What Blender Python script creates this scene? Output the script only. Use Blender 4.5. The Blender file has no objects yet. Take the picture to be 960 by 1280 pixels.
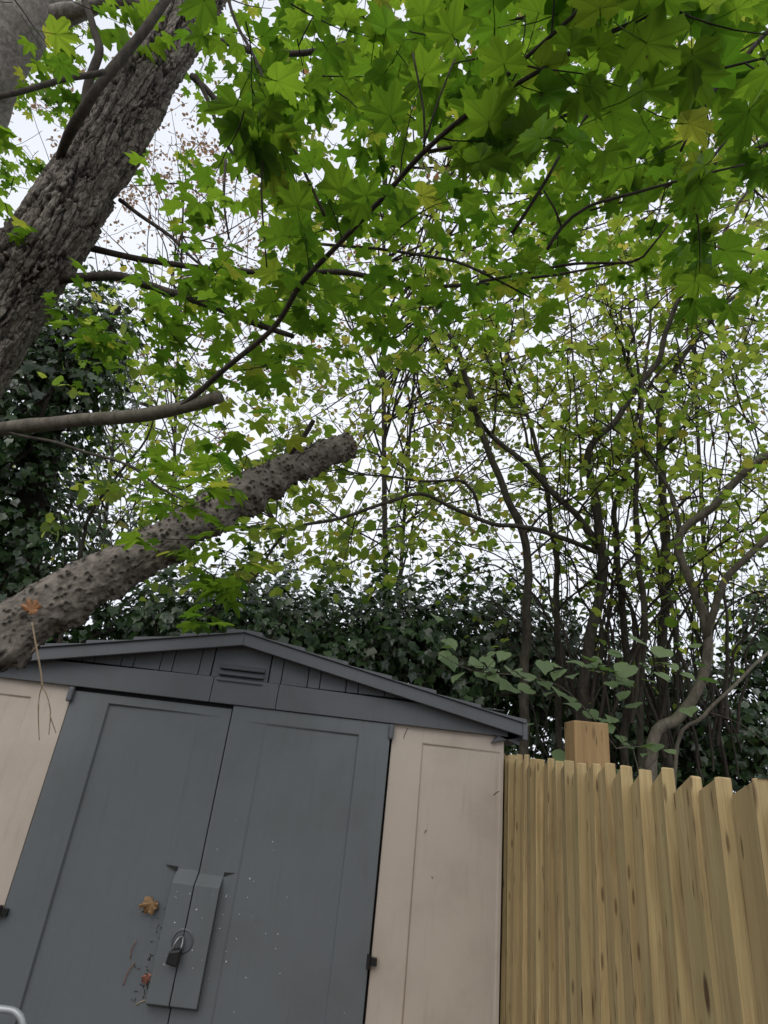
import bpy, bmesh, math, random
import numpy as np
from mathutils import Vector, Matrix, noise as mnoise

scn = bpy.context.scene
COL = scn.collection
R = math.radians

# ------------------------------------------------------------------ camera
EYE = np.array([0.0, 0.0, 1.7])
FPX = 700.0                                   # focal length in photo pixels (960 x 1280)
_vx, _vy = 665.0 - 480.0, -930.0 - 640.0      # zenith vanishing point relative to the centre
_n = math.hypot(_vx, _vy)
EV = np.array([_vx / _n, _vy / _n]); EU = np.array([-EV[1], EV[0]])
PITCH = math.atan2(FPX, _n)
CP, SP = math.cos(PITCH), math.sin(PITCH)
WX = np.array([1., 0, 0]); WU = np.array([0, -SP, CP]); WF = np.array([0, CP, SP])
XC = EU[0] * WX + EV[0] * WU
YC = -(EU[1] * WX + EV[1] * WU)
cam_d = bpy.data.cameras.new('camera'); cam = bpy.data.objects.new('camera', cam_d); COL.objects.link(cam)
m = Matrix.Identity(4)
for i in range(3):
    m[i][0] = XC[i]; m[i][1] = YC[i]; m[i][2] = -WF[i]; m[i][3] = EYE[i]
cam.matrix_world = m
cam_d.sensor_fit = 'VERTICAL'; cam_d.sensor_height = 36.0; cam_d.lens = FPX / 1280 * 36.0
cam_d.clip_start = 0.02; cam_d.clip_end = 500
scn.camera = cam

# ------------------------------------------------------------------ sky, sun, exposure
SUN_EL, SUN_AZ = 48.0, 200.0                  # degrees; azimuth clockwise from +Y
w = bpy.data.worlds.new('World'); scn.world = w; w.use_nodes = True
nt = w.node_tree; nt.nodes.clear()
sky = nt.nodes.new('ShaderNodeTexSky'); sky.sky_type = 'NISHITA'; sky.sun_disc = False
sky.sun_elevation = R(SUN_EL); sky.sun_rotation = R(SUN_AZ); sky.dust_density = 4.0; sky.air_density = 1.0
tc = nt.nodes.new('ShaderNodeTexCoord')
nz = nt.nodes.new('ShaderNodeTexNoise'); nz.inputs['Scale'].default_value = 1.6; nz.inputs['Detail'].default_value = 4
cr = nt.nodes.new('ShaderNodeValToRGB')       # overcast cloud sheet, near white
cr.color_ramp.elements[0].position = 0.3; cr.color_ramp.elements[0].color = (10.0, 10.5, 11.6, 1)
cr.color_ramp.elements[1].position = 0.75; cr.color_ramp.elements[1].color = (13.0, 13.4, 14.2, 1)
mx = nt.nodes.new('ShaderNodeMix'); mx.data_type = 'RGBA'; mx.inputs[0].default_value = 0.9
bg = nt.nodes.new('ShaderNodeBackground'); bg.inputs['Strength'].default_value = 0.082
out = nt.nodes.new('ShaderNodeOutputWorld')
nt.links.new(tc.outputs['Generated'], nz.inputs['Vector']); nt.links.new(nz.outputs[0], cr.inputs[0])
nt.links.new(sky.outputs[0], mx.inputs[6]); nt.links.new(cr.outputs[0], mx.inputs[7])
nt.links.new(mx.outputs[2], bg.inputs['Color']); nt.links.new(bg.outputs[0], out.inputs['Surface'])
sd = bpy.data.lights.new('sun', 'SUN'); sd.energy = 1.5; sd.angle = R(50); sd.color = (1.0, 0.96, 0.9)
sun = bpy.data.objects.new('sun', sd); COL.objects.link(sun)
_sv = Vector((math.sin(R(SUN_AZ)) * math.cos(R(SUN_EL)), math.cos(R(SUN_AZ)) * math.cos(R(SUN_EL)), math.sin(R(SUN_EL))))
sun.rotation_euler = _sv.to_track_quat('Z', 'Y').to_euler(); sun.location = (0, -4, 12)
vs = scn.view_settings
vs.view_transform = 'Standard'; vs.look = 'None'; vs.exposure = 0.12; vs.gamma = 1.0; vs.use_curve_mapping = False
scn.render.engine = 'CYCLES'
scn.cycles.use_denoising = True
scn.cycles.max_bounces = 8; scn.cycles.transparent_max_bounces = 4
scn.cycles.sample_clamp_indirect = 6.0

# ------------------------------------------------------------------ helpers
def ray(px, py):
    p = np.array([px - 480.0, py - 640.0]); u = p @ EU; v = p @ EV
    return np.array([u, FPX * CP - v * SP, FPX * SP + v * CP])
def at(px, py, d):                            # point at optical depth d (metres)
    return EYE + ray(px, py) * d / FPX
def proj(P):                                  # world -> photo pixel + depth (used to rank leaves by size)
    q = np.asarray(P) - EYE
    d = q @ WF
    return 480 + FPX * (q @ XC) / d, 640 - FPX * (q @ YC) / d, d

def mesh_np(name, V, F):
    """F: (n,3) or (n,4) int array or list of tuples"""
    me = bpy.data.meshes.new(name)
    if isinstance(F, np.ndarray):
        k = F.shape[1]; n = F.shape[0]
        me.vertices.add(len(V)); me.vertices.foreach_set('co', np.asarray(V, np.float32).ravel())
        me.loops.add(n * k); me.loops.foreach_set('vertex_index', F.astype(np.int32).ravel())
        me.polygons.add(n); me.polygons.foreach_set('loop_start', np.arange(0, n * k, k, dtype=np.int32))
        me.update(calc_edges=True)
    else:
        me.from_pydata([tuple(v) for v in V], [], F); me.update()
    return me
def smooth(me):
    me.polygons.foreach_set('use_smooth', np.ones(len(me.polygons), bool))
def link(name, me, mat, parent=None, loc_inv=None):
    o = bpy.data.objects.new(name, me); COL.objects.link(o)
    if mat is not None and (not me.materials): me.materials.append(mat)
    if parent is not None: child(o, parent)
    return o
BASES = {}
def child(o, parent):
    o.parent = parent
    b = BASES.get(parent.name)
    if b is not None: o.matrix_parent_inverse = Matrix.Translation(-Vector(b))
def thing(name, label, cat, loc, group=None):
    o = bpy.data.objects.new(name, None); COL.objects.link(o); o.location = loc
    o.empty_display_size = 0.1
    BASES[o.name] = tuple(loc)
    tag(o, label, cat, group); return o
def tag(o, label, cat, group=None):
    o['label'] = label; o['category'] = cat
    if group: o['group'] = group
def bev(o, wd=0.003, seg=2):
    b = o.modifiers.new('bevel', 'BEVEL'); b.width = wd; b.segments = seg; b.limit_method = 'ANGLE'
    return o

class MB:
    def __init__(s): s.v = []; s.f = []
    def add(s, V, F):
        b = len(s.v); s.v += [tuple(v) for v in V]; s.f += [tuple(i + b for i in f) for f in F]; return s
    def box(s, x0, x1, y0, y1, z0, z1):
        return s.add([(x0,y0,z0),(x1,y0,z0),(x1,y1,z0),(x0,y1,z0),(x0,y0,z1),(x1,y0,z1),(x1,y1,z1),(x0,y1,z1)],
                     [(0,3,2,1),(4,5,6,7),(0,1,5,4),(1,2,6,5),(2,3,7,6),(3,0,4,7)])
    def prism_y(s, poly, y0, y1):             # poly in (x, z), extruded along y
        n = len(poly)
        V = [(x, y0, z) for x, z in poly] + [(x, y1, z) for x, z in poly]
        F = [tuple(range(n)), tuple(range(2*n-1, n-1, -1))] + [(i, i+n, (i+1) % n + n, (i+1) % n) for i in range(n)]
        return s.add(V, F)
    def tube(s, pts, rad, seg=8, cap=True):
        V, F = tube_np(pts, rad, seg)
        b = len(s.v); s.add(V, [tuple(f) for f in F])
        if cap:
            n = len(V)
            s.f.append(tuple(b + i for i in range(seg))[::-1]); s.f.append(tuple(b + n - seg + i for i in range(seg)))
        return s
    def build(s, name, mat, parent=None, sm=False):
        me = bpy.data.meshes.new(name); me.from_pydata(s.v, [], s.f); me.update()
        bm = bmesh.new(); bm.from_mesh(me); bmesh.ops.recalc_face_normals(bm, faces=bm.faces); bm.to_mesh(me); bm.free()
        if sm: smooth(me)
        return link(name, me, mat, parent)

def spline(pts, step=0.05, rad=None):
    """Catmull-Rom through pts; returns dense points (and radii)"""
    P = np.array(pts, float); n = len(P)
    if n == 2: P = np.array([P[0], (P[0] + P[1]) / 2, P[1]]); rad = None if rad is None else [rad[0], (rad[0] + rad[1]) / 2, rad[1]]; n = 3
    E = np.vstack([2 * P[0] - P[1], P, 2 * P[-1] - P[-2]])
    outp, outr = [], []
    for i in range(n - 1):
        a, b, c, d = E[i], E[i+1], E[i+2], E[i+3]
        k = max(1, int(np.linalg.norm(c - b) / step))
        for j in range(k):
            t = j / k
            outp.append(0.5 * ((2*b) + (-a + c)*t + (2*a - 5*b + 4*c - d)*t*t + (-a + 3*b - 3*c + d)*t**3))
            if rad is not None: outr.append(rad[i] * (1 - t) + rad[i+1] * t)
    outp.append(P[-1])
    if rad is not None: outr.append(rad[-1]); return np.array(outp), np.array(outr)
    return np.array(outp)

def frames(P):
    T = np.gradient(P, axis=0); T /= np.linalg.norm(T, axis=1)[:, None] + 1e-12
    u = np.cross(T[0], [0.3, 0.2, 1.0]); u /= np.linalg.norm(u)
    U = []
    for t in T:
        u = u - t * (u @ t); u /= np.linalg.norm(u) + 1e-12; U.append(u)
    U = np.array(U); return T, U, np.cross(T, U)
def tube_np(pts, rad, seg=8):
    P = np.asarray(pts, float); n = len(P); r = np.broadcast_to(np.asarray(rad, float), (n,))
    T, U, W = frames(P)
    a = np.linspace(0, 2 * np.pi, seg, endpoint=False)
    V = P[:, None, :] + r[:, None, None] * (np.cos(a)[None, :, None] * U[:, None, :] + np.sin(a)[None, :, None] * W[:, None, :])
    i, j = np.meshgrid(np.arange(n - 1), np.arange(seg), indexing='ij'); j2 = (j + 1) % seg
    F = np.stack([i*seg + j, i*seg + j2, (i+1)*seg + j2, (i+1)*seg + j], -1).reshape(-1, 4)
    return V.reshape(-1, 3), F

# ------------------------------------------------------------------ materials
def new_mat(name):
    mt = bpy.data.materials.new(name); mt.use_nodes = True
    t = mt.node_tree; b = t.nodes['Principled BSDF']; return mt, t, b
def node(t, kind, **kw):
    n = t.nodes.new(kind)
    for k, v in kw.items():
        if k in n.inputs: n.inputs[k].default_value = v
        else: setattr(n, k, v)
    return n
def ramp(t, fac, stops):
    r = t.nodes.new('ShaderNodeValToRGB'); e = r.color_ramp.elements
    while len(e) < len(stops): e.new(0.5)
    for el, (p, c) in zip(e, stops): el.position = p; el.color = (*c, 1)
    t.links.new(fac, r.inputs[0]); return r.outputs[0]
def mixc(t, fac, a, b, mode='MIX'):
    mm = t.nodes.new('ShaderNodeMix'); mm.data_type = 'RGBA'; mm.blend_type = mode
    for sock, val in ((mm.inputs[0], fac), (mm.inputs[6], a), (mm.inputs[7], b)):
        if hasattr(val, 'is_linked') or hasattr(val, 'links'): t.links.new(val, sock)
        elif isinstance(val, (int, float)): sock.default_value = val
        else: sock.default_value = (*val, 1)
    return mm.outputs[2]
def coords(t, scale=(1, 1, 1), which='Object', loc_rand=False):
    c = t.nodes.new('ShaderNodeTexCoord'); mp = t.nodes.new('ShaderNodeMapping'); mp.inputs['Scale'].default_value = scale
    t.links.new(c.outputs[which], mp.inputs['Vector'])
    if loc_rand:
        oi = t.nodes.new('ShaderNodeObjectInfo'); ml = t.nodes.new('ShaderNodeMath'); ml.operation = 'MULTIPLY'; ml.inputs[1].default_value = 37.0
        t.links.new(oi.outputs['Random'], ml.inputs[0]); t.links.new(ml.outputs[0], mp.inputs['Location'])
    return mp.outputs[0]
def noise_tex(t, vec, scale, detail=6, rough=0.6, dist=0.0):
    n = node(t, 'ShaderNodeTexNoise', Scale=scale, Detail=detail, Roughness=rough, Distortion=dist); t.links.new(vec, n.inputs['Vector']); return n.outputs[0]
def bump(t, b, h, strength=0.3, dist=0.01):
    bp = node(t, 'ShaderNodeBump', Strength=strength, Distance=dist); t.links.new(h, bp.inputs['Height']); t.links.new(bp.outputs[0], b.inputs['Normal'])
def math_n(t, op, a, b=None, clamp=False):
    n = t.nodes.new('ShaderNodeMath'); n.operation = op; n.use_clamp = clamp
    for i, v in enumerate((a, b)):
        if v is None: continue
        if isinstance(v, (int, float)): n.inputs[i].default_value = v
        else: t.links.new(v, n.inputs[i])
    return n.outputs[0]

def plastic(name, base, dirt, rough=0.55):
    mt, t, b = new_mat(name); v = coords(t)
    n1 = noise_tex(t, v, 3.0, 5, 0.65); n2 = noise_tex(t, v, 60, 5, 0.7)
    vs_ = coords(t, (14, 14, 1.2)); n3 = noise_tex(t, vs_, 3.0, 4, 0.6)
    c = mixc(t, ramp_fac(t, n1, 0.42, 0.72), base, tuple(x * 0.62 + d * 0.38 for x, d in zip(base, dirt)))
    c = mixc(t, math_n(t, 'MULTIPLY', ramp_fac(t, n3, 0.52, 0.8), 0.4), c, dirt)
    c = mixc(t, math_n(t, 'MULTIPLY', ramp_fac(t, n2, 0.62, 0.75), 0.25), c, tuple(min(1, x * 1.5 + 0.02) for x in base))
    t.links.new(c, b.inputs['Base Color'])
    t.links.new(math_n(t, 'ADD', math_n(t, 'MULTIPLY', n1, 0.25), rough - 0.12), b.inputs['Roughness'])
    g = noise_tex(t, coords(t, (90, 90, 22)), 2.0, 4, 0.6)
    bump(t, b, g, 0.18, 0.003); return mt
def ramp_fac(t, f, lo, hi):
    r = node(t, 'ShaderNodeMapRange'); r.interpolation_type = 'SMOOTHSTEP'
    r.inputs['From Min'].default_value = lo; r.inputs['From Max'].default_value = hi
    t.links.new(f, r.inputs['Value']); return r.outputs[0]

M = {}
M['grey'] = plastic('dark_grey_plastic', (0.114, 0.127, 0.136), (0.082, 0.089, 0.08))
M['grey2'] = plastic('slate_grey_plastic', (0.088, 0.094, 0.106), (0.06, 0.063, 0.056))
M['beige'] = plastic('beige_plastic', (0.455, 0.39, 0.33), (0.30, 0.25, 0.20))
def simple(name, col, rough=0.5, metal=0.0, nscale=30, var=0.35):
    mt, t, b = new_mat(name); n = noise_tex(t, coords(t), nscale)
    t.links.new(mixc(t, n, tuple(c * (1 - var) for c in col), tuple(min(1, c * (1 + var)) for c in col)), b.inputs['Base Color'])
    b.inputs['Roughness'].default_value = rough; b.inputs['Metallic'].default_value = metal
    bump(t, b, n, 0.2, 0.002); return mt
M['black'] = simple('black_rubber', (0.012, 0.012, 0.013), 0.35)
M['steel'] = simple('dull_steel', (0.22, 0.22, 0.225), 0.45, 0.8)
M['tube'] = simple('grey_painted_tube', (0.30, 0.32, 0.33), 0.4, 0.3)
M['speck'] = simple('white_speck', (0.75, 0.75, 0.74), 0.6)
M['dark'] = simple('shed_inside', (0.02, 0.02, 0.02), 0.9)  # flat black standing in for shade in gaps; latch flanges use it too
M['dryleaf'] = simple('dry_leaf', (0.27, 0.12, 0.04), 0.6, 0, 40, 0.6)
M['dryleaf2'] = simple('brown_mottled_leaf', (0.27, 0.16, 0.07), 0.6, 0, 55, 0.75)
M['redleaf'] = simple('red_brown_leaf', (0.20, 0.075, 0.045), 0.5, 0, 60, 0.6)
M['twig_pale'] = simple('pale_dry_stem', (0.30, 0.23, 0.15), 0.8, 0, 60)
M['ground'] = simple('leaf_litter_ground', (0.075, 0.06, 0.04), 0.95, 0, 9, 0.7)

def wood(name, light, dark, green):
    mt, t, b = new_mat(name)
    v = coords(t, (22, 22, 0.9), loc_rand=True); n = noise_tex(t, v, 2.2, 6, 0.62, 0.6)
    v2 = coords(t, (150, 150, 4.0), loc_rand=True); fine = noise_tex(t, v2, 2.0, 4, 0.7)
    v3 = coords(t, (1, 1, 0.6), loc_rand=True); broad = noise_tex(t, v3, 3.0, 3, 0.6)
    oi = t.nodes.new('ShaderNodeObjectInfo'); stn = noise_tex(t, coords(t, (7, 7, 1.1), loc_rand=True), 1.6, 5, 0.65, 0.8)
    c = mixc(t, ramp_fac(t, n, 0.36, 0.70), light, dark)
    c = mixc(t, math_n(t, 'MULTIPLY', ramp_fac(t, fine, 0.42, 0.62), 0.55), c, dark)
    c = mixc(t, math_n(t, 'MULTIPLY', ramp_fac(t, broad, 0.45, 0.65), 0.55), c, green)
    c = mixc(t, math_n(t, 'MULTIPLY', oi.outputs['Random'], 0.75), c, tuple(x * 0.55 for x in light))
    c = mixc(t, math_n(t, 'MULTIPLY', ramp_fac(t, stn, 0.56, 0.72), 0.55), c, tuple(x * .55 for x in dark))   # damp brown stains
    kv = coords(t, (11, 11, 3.6), loc_rand=True)          # small elongated knots
    vo = node(t, 'ShaderNodeTexVoronoi', Scale=1.0, Randomness=1.0); t.links.new(kv, vo.inputs['Vector'])
    c = mixc(t, math_n(t, 'SUBTRACT', 1.0, ramp_fac(t, vo.outputs['Distance'], 0.07, 0.15)), c, (0.085, 0.045, 0.018))
    kv2 = coords(t, (46, 46, 9), loc_rand=True)
    vo2 = node(t, 'ShaderNodeTexVoronoi', Scale=1.0, Randomness=1.0); t.links.new(kv2, vo2.inputs['Vector'])
    c = mixc(t, math_n(t, 'MULTIPLY', math_n(t, 'SUBTRACT', 1.0, ramp_fac(t, vo2.outputs['Distance'], 0.09, 0.22)), 0.8), c, (0.10, 0.062, 0.026))
    t.links.new(c, b.inputs['Base Color']); b.inputs['Roughness'].default_value = 0.72
    bump(t, b, math_n(t, 'ADD', n, fine), 0.35, 0.003); return mt
M['fence'] = wood('treated_softwood', (0.55, 0.42, 0.205), (0.28, 0.185, 0.08), (0.36, 0.29, 0.135))
M['post'] = wood('post_softwood', (0.40, 0.26, 0.115), (0.26, 0.15, 0.06), (0.30, 0.22, 0.10))

def bark(name, light, dark, moss, scale=14, attr=None, zs=0.35, bs=0.6):
    mt, t, b = new_mat(name)
    v = coords(t, (1, 1, zs)); n = noise_tex(t, v, scale, 8, 0.65, 0.4); f = noise_tex(t, coords(t), scale * 6, 6, 0.7)
    br = noise_tex(t, coords(t), 1.3, 4, 0.6)
    c = mixc(t, ramp_fac(t, n, 0.35, 0.68), dark, light)
    c = mixc(t, math_n(t, 'MULTIPLY', ramp_fac(t, br, 0.45, 0.7), 0.5), c, moss)
    c = mixc(t, math_n(t, 'MULTIPLY', ramp_fac(t, f, 0.5, 0.8), 0.35), c, tuple(x * 1.5 for x in light))
    if attr == 'groove':                       # fine cracks along the grain
        dv = t.nodes.new('ShaderNodeVectorMath'); dv.operation = 'MULTIPLY_ADD'; nn = node(t, 'ShaderNodeTexNoise', Scale=9.0, Detail=4.0)
        t.links.new(coords(t), nn.inputs['Vector']); t.links.new(nn.outputs['Color'], dv.inputs[0]); dv.inputs[1].default_value = (1.6, 1.6, 1.6)
        t.links.new(coords(t, (34, 34, 8)), dv.inputs[2])
        vc = node(t, 'ShaderNodeTexVoronoi', Scale=1.0, feature='DISTANCE_TO_EDGE'); t.links.new(dv.outputs[0], vc.inputs['Vector'])
        crk = math_n(t, 'SUBTRACT', 1.0, ramp_fac(t, vc.outputs['Distance'], 0.0, 0.11)); c = mixc(t, math_n(t, 'MULTIPLY', crk, 0.7), c, tuple(x * 0.35 for x in dark))
        n = math_n(t, 'SUBTRACT', n, math_n(t, 'MULTIPLY', crk, 0.7))
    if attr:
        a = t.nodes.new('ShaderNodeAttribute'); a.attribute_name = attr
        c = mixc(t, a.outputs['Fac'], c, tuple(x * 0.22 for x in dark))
    t.links.new(c, b.inputs['Base Color']); b.inputs['Roughness'].default_value = 0.92
    b.inputs['Specular IOR Level'].default_value = 0.25
    bump(t, b, math_n(t, 'ADD', n, math_n(t, 'MULTIPLY', f, 0.6)), bs, 0.012); return mt
M['bark_furrow'] = bark('furrowed_bark', (0.29, 0.255, 0.22), (0.13, 0.11, 0.094), (0.18, 0.165, 0.145), 22, 'groove')
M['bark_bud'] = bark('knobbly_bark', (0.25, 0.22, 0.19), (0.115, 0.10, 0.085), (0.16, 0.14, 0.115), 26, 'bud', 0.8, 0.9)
M['bark_pale'] = bark('pale_limb_bark', (0.17, 0.15, 0.12), (0.085, 0.075, 0.058), (0.11, 0.11, 0.075), 22, None, 0.4, 0.5)
M['bark_smooth'] = bark('smooth_grey_bark', (0.34, 0.31, 0.275), (0.15, 0.135, 0.12), (0.23, 0.21, 0.18), 34, None, 0.7, 0.8)
M['bark_limb'] = bark('limb_bark', (0.075, 0.062, 0.05), (0.032, 0.027, 0.022), (0.05, 0.046, 0.034), 30, None, 0.6, 0.4)
M['bark_grey'] = bark('grey_brown_bark', (0.085, 0.073, 0.058), (0.035, 0.03, 0.024), (0.055, 0.057, 0.037), 24, None, 0.4, 0.5)
M['twig'] = bark('dark_twig_bark', (0.05, 0.04, 0.032), (0.025, 0.021, 0.017), (0.036, 0.034, 0.024), 40, None, 1.0, 0.2)
M['endgrain'] = simple('sawn_end', (0.12, 0.09, 0.065), 0.9, 0, 50, 0.4)

def leaf_mat(name, a, b_, ta, tb, rough, spec, trans, obj, odd=None, odd_t=None, vein=False):
    mt, t, p = new_mat(name)
    if obj: oi = t.nodes.new('ShaderNodeObjectInfo'); f = oi.outputs['Random']
    else: at_ = t.nodes.new('ShaderNodeAttribute'); at_.attribute_name = 'tint'; f = at_.outputs['Fac']
    odd = odd or b_; odd_t = odd_t or tb
    c = ramp(t, f, [(0.0, a), (0.78, b_), (0.93, b_), (0.97, odd)])
    ct = ramp(t, f, [(0.0, ta), (0.78, tb), (0.93, tb), (0.97, odd_t)])
    n = noise_tex(t, coords(t), 25, 3, 0.6)
    c = mixc(t, math_n(t, 'MULTIPLY', n, 0.35), c, tuple(x * 0.5 for x in a))
    if vein:
        sp_ = ramp_fac(t, noise_tex(t, coords(t, loc_rand=obj), 9.0 if obj else 60.0, 3, 0.6), 0.66, 0.72)
        c = mixc(t, sp_, c, (0.10, 0.06, 0.02)); ct = mixc(t, sp_, ct, (0.06, 0.05, 0.01))
        va = t.nodes.new('ShaderNodeAttribute'); va.attribute_name = 'vein'
        vf = math_n(t, 'POWER', va.outputs['Fac'], 14.0)
        c = mixc(t, math_n(t, 'MULTIPLY', vf, 0.6), c, (0.16, 0.22, 0.06)); ct = mixc(t, math_n(t, 'MULTIPLY', vf, 0.55), ct, tuple(x * 0.35 for x in ta))
    t.links.new(c, p.inputs['Base Color']); p.inputs['Roughness'].default_value = rough; p.inputs['Specular IOR Level'].default_value = spec
    tr = t.nodes.new('ShaderNodeBsdfTranslucent'); t.links.new(ct, tr.inputs['Color'])
    ms = t.nodes.new('ShaderNodeMixShader'); ms.inputs[0].default_value = trans
    t.links.new(p.outputs[0], ms.inputs[1]); t.links.new(tr.outputs[0], ms.inputs[2])
    t.links.new(ms.outputs[0], t.nodes['Material Output'].inputs['Surface']); return mt
LM = {}
def leaf_pair(key, *args, **kw):
    LM[key] = (leaf_mat(key + '_leaf', *args, True, **kw), leaf_mat(key + '_leaf_mass', *args, False, **kw))
leaf_pair('maple', (0.05, 0.10, 0.018), (0.095, 0.16, 0.025), (0.10, 0.235, 0.013), (0.23, 0.39, 0.024), 0.42, 0.4, 0.58,
          odd=(0.13, 0.17, 0.03), odd_t=(0.45, 0.50, 0.05), vein=True)
leaf_pair('hazel', (0.06, 0.12, 0.03), (0.12, 0.18, 0.035), (0.22, 0.38, 0.035), (0.50, 0.60, 0.085), 0.5, 0.3, 0.58,
          odd=(0.20, 0.20, 0.045), odd_t=(0.58, 0.52, 0.08))
leaf_pair('far', (0.07, 0.11, 0.035), (0.15, 0.17, 0.04), (0.20, 0.32, 0.05), (0.46, 0.46, 0.10), 0.55, 0.3, 0.5,
          odd=(0.25, 0.14, 0.06), odd_t=(0.5, 0.26, 0.1))
leaf_pair('brown', (0.16, 0.10, 0.06), (0.26, 0.16, 0.10), (0.30, 0.18, 0.10), (0.5, 0.32, 0.2), 0.6, 0.2, 0.45)
leaf_pair('ivy', (0.012, 0.036, 0.012), (0.06, 0.112, 0.038), (0.02, 0.07, 0.006), (0.10, 0.20, 0.022), 0.27, 0.7, 0.2)
leaf_pair('shoot', (0.12, 0.18, 0.08), (0.20, 0.27, 0.13), (0.10, 0.24, 0.04), (0.2, 0.36, 0.06), 0.45, 0.4, 0.3)

# ------------------------------------------------------------------ leaf shapes
def leaf_template(kind, seed):
    rg = random.Random(seed); half = []
    if kind == 'maple':
        half = [(0, 1.0, 1), (7, .80, 0), (13, .84, 0), (17, .70, 0), (25, .56, 0), (33, .68, 0), (38, .80, 0), (46, .98, 1), (53, .82, 0), (60, .84, 0),
                (65, .70, 0), (74, .54, 0), (86, .62, 0), (100, .76, 1), (112, .58, 0), (132, .46, 0), (157, .36, 0)]
    elif kind == 'maple_lo':
        half = [(0, 1.0, 1), (14, .80, 0), (25, .56, 0), (46, .96, 1), (60, .80, 0), (74, .54, 0), (100, .75, 1), (135, .46, 0)]
    elif kind == 'hazel':                    # broad heart with a short point
        half = [(0, 1.0, 1), (10, .88, 0), (28, .86, 0), (52, .80, 0), (78, .72, 0), (110, .60, 0), (145, .48, 0)]
    elif kind == 'hazel_lo':
        half = [(0, 1.0, 1), (28, .86, 0), (70, .74, 0), (115, .58, 0), (155, .42, 0)]
    elif kind == 'ivy':
        half = [(0, 1.0, 1), (25, .55, 0), (52, .75, 1), (80, .45, 0), (120, .55, 1), (160, .25, 0)]
    elif kind == 'ivy_lo':
        half = [(0, 1.0, 1), (30, .58, 0), (60, .66, 0), (120, .48, 0)]
    base = {'maple': .10, 'maple_lo': .12, 'hazel': .22, 'hazel_lo': .22, 'ivy': .12, 'ivy_lo': .2}[kind]
    pol = [(-a, r, v) for a, r, v in half[:0:-1]] + half + [(180, base, 0)]
    V = [(0, 0, 0)]; vein = [1.0]
    droop = rg.uniform(.10, .55); fold = rg.uniform(-.12, .32); tw = rg.uniform(-.3, .3)
    for a, r, v in pol:
        r *= 1 + rg.uniform(-.10, .08); aa = R(a + rg.uniform(-2.5, 2.5))
        x, y = math.sin(aa) * r, math.cos(aa) * r
        z = -droop * r * r + fold * abs(x) * (0.6 if v else 1.0) + tw * x * y + (0.0 if v else 0.016) + rg.uniform(-.014, .014)
        V.append((x, y, z)); vein.append(float(v))
    n = len(pol); F = [(0, 1 + (i + 1) % n, 1 + i) for i in range(n)]
    V = np.array(V); V[:, :2] *= 0.62; V[:, 2] *= 0.62      # unit leaf is about 1 across
    V[:, 1] += 0.05
    if kind in ('maple', 'hazel'):             # leaf stalk
        b = len(V); L = 0.55 if kind == 'maple' else 0.22; wd = 0.010
        st = []
        for (yy, zz) in ((0.05, 0), (-L * .5, .03), (-L, .12)):
            for q in range(3): st.append((wd * math.cos(q * 2.094), yy, zz + wd * math.sin(q * 2.094)))
        V = np.vstack([V, st]); vein += [0.9] * 9
        for k in range(2):
            for q in range(3):
                q2 = (q + 1) % 3; i0 = b + k * 3
                F += [(i0 + q, i0 + q2, i0 + 3 + q2), (i0 + q, i0 + 3 + q2, i0 + 3 + q)]
    return V, np.array(F), np.array(vein)
TPL = {k: [leaf_template(k, 10 * i + 3) for i in range(6)] for k in ('maple', 'maple_lo', 'hazel', 'hazel_lo', 'ivy', 'ivy_lo')}
LMESH = {}
def leaf_mesh(kind, i, mkey):
    if (kind, i, mkey) not in LMESH:
        V, F, ve = TPL[kind][i]; me = mesh_np(kind + '_leaf', V, F); smooth(me)
        a = me.attributes.new('vein', 'FLOAT', 'POINT'); a.data.foreach_set('value', ve.astype(np.float32))
        me.materials.append(LM[mkey][0]); LMESH[(kind, i, mkey)] = me
    return LMESH[(kind, i, mkey)]
def leaf_basis(nrm, tip):
    z = nrm / np.linalg.norm(nrm); y = tip - z * (tip @ z); y /= np.linalg.norm(y) + 1e-9
    return np.stack([np.cross(y, z), y, z], 1)
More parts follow.
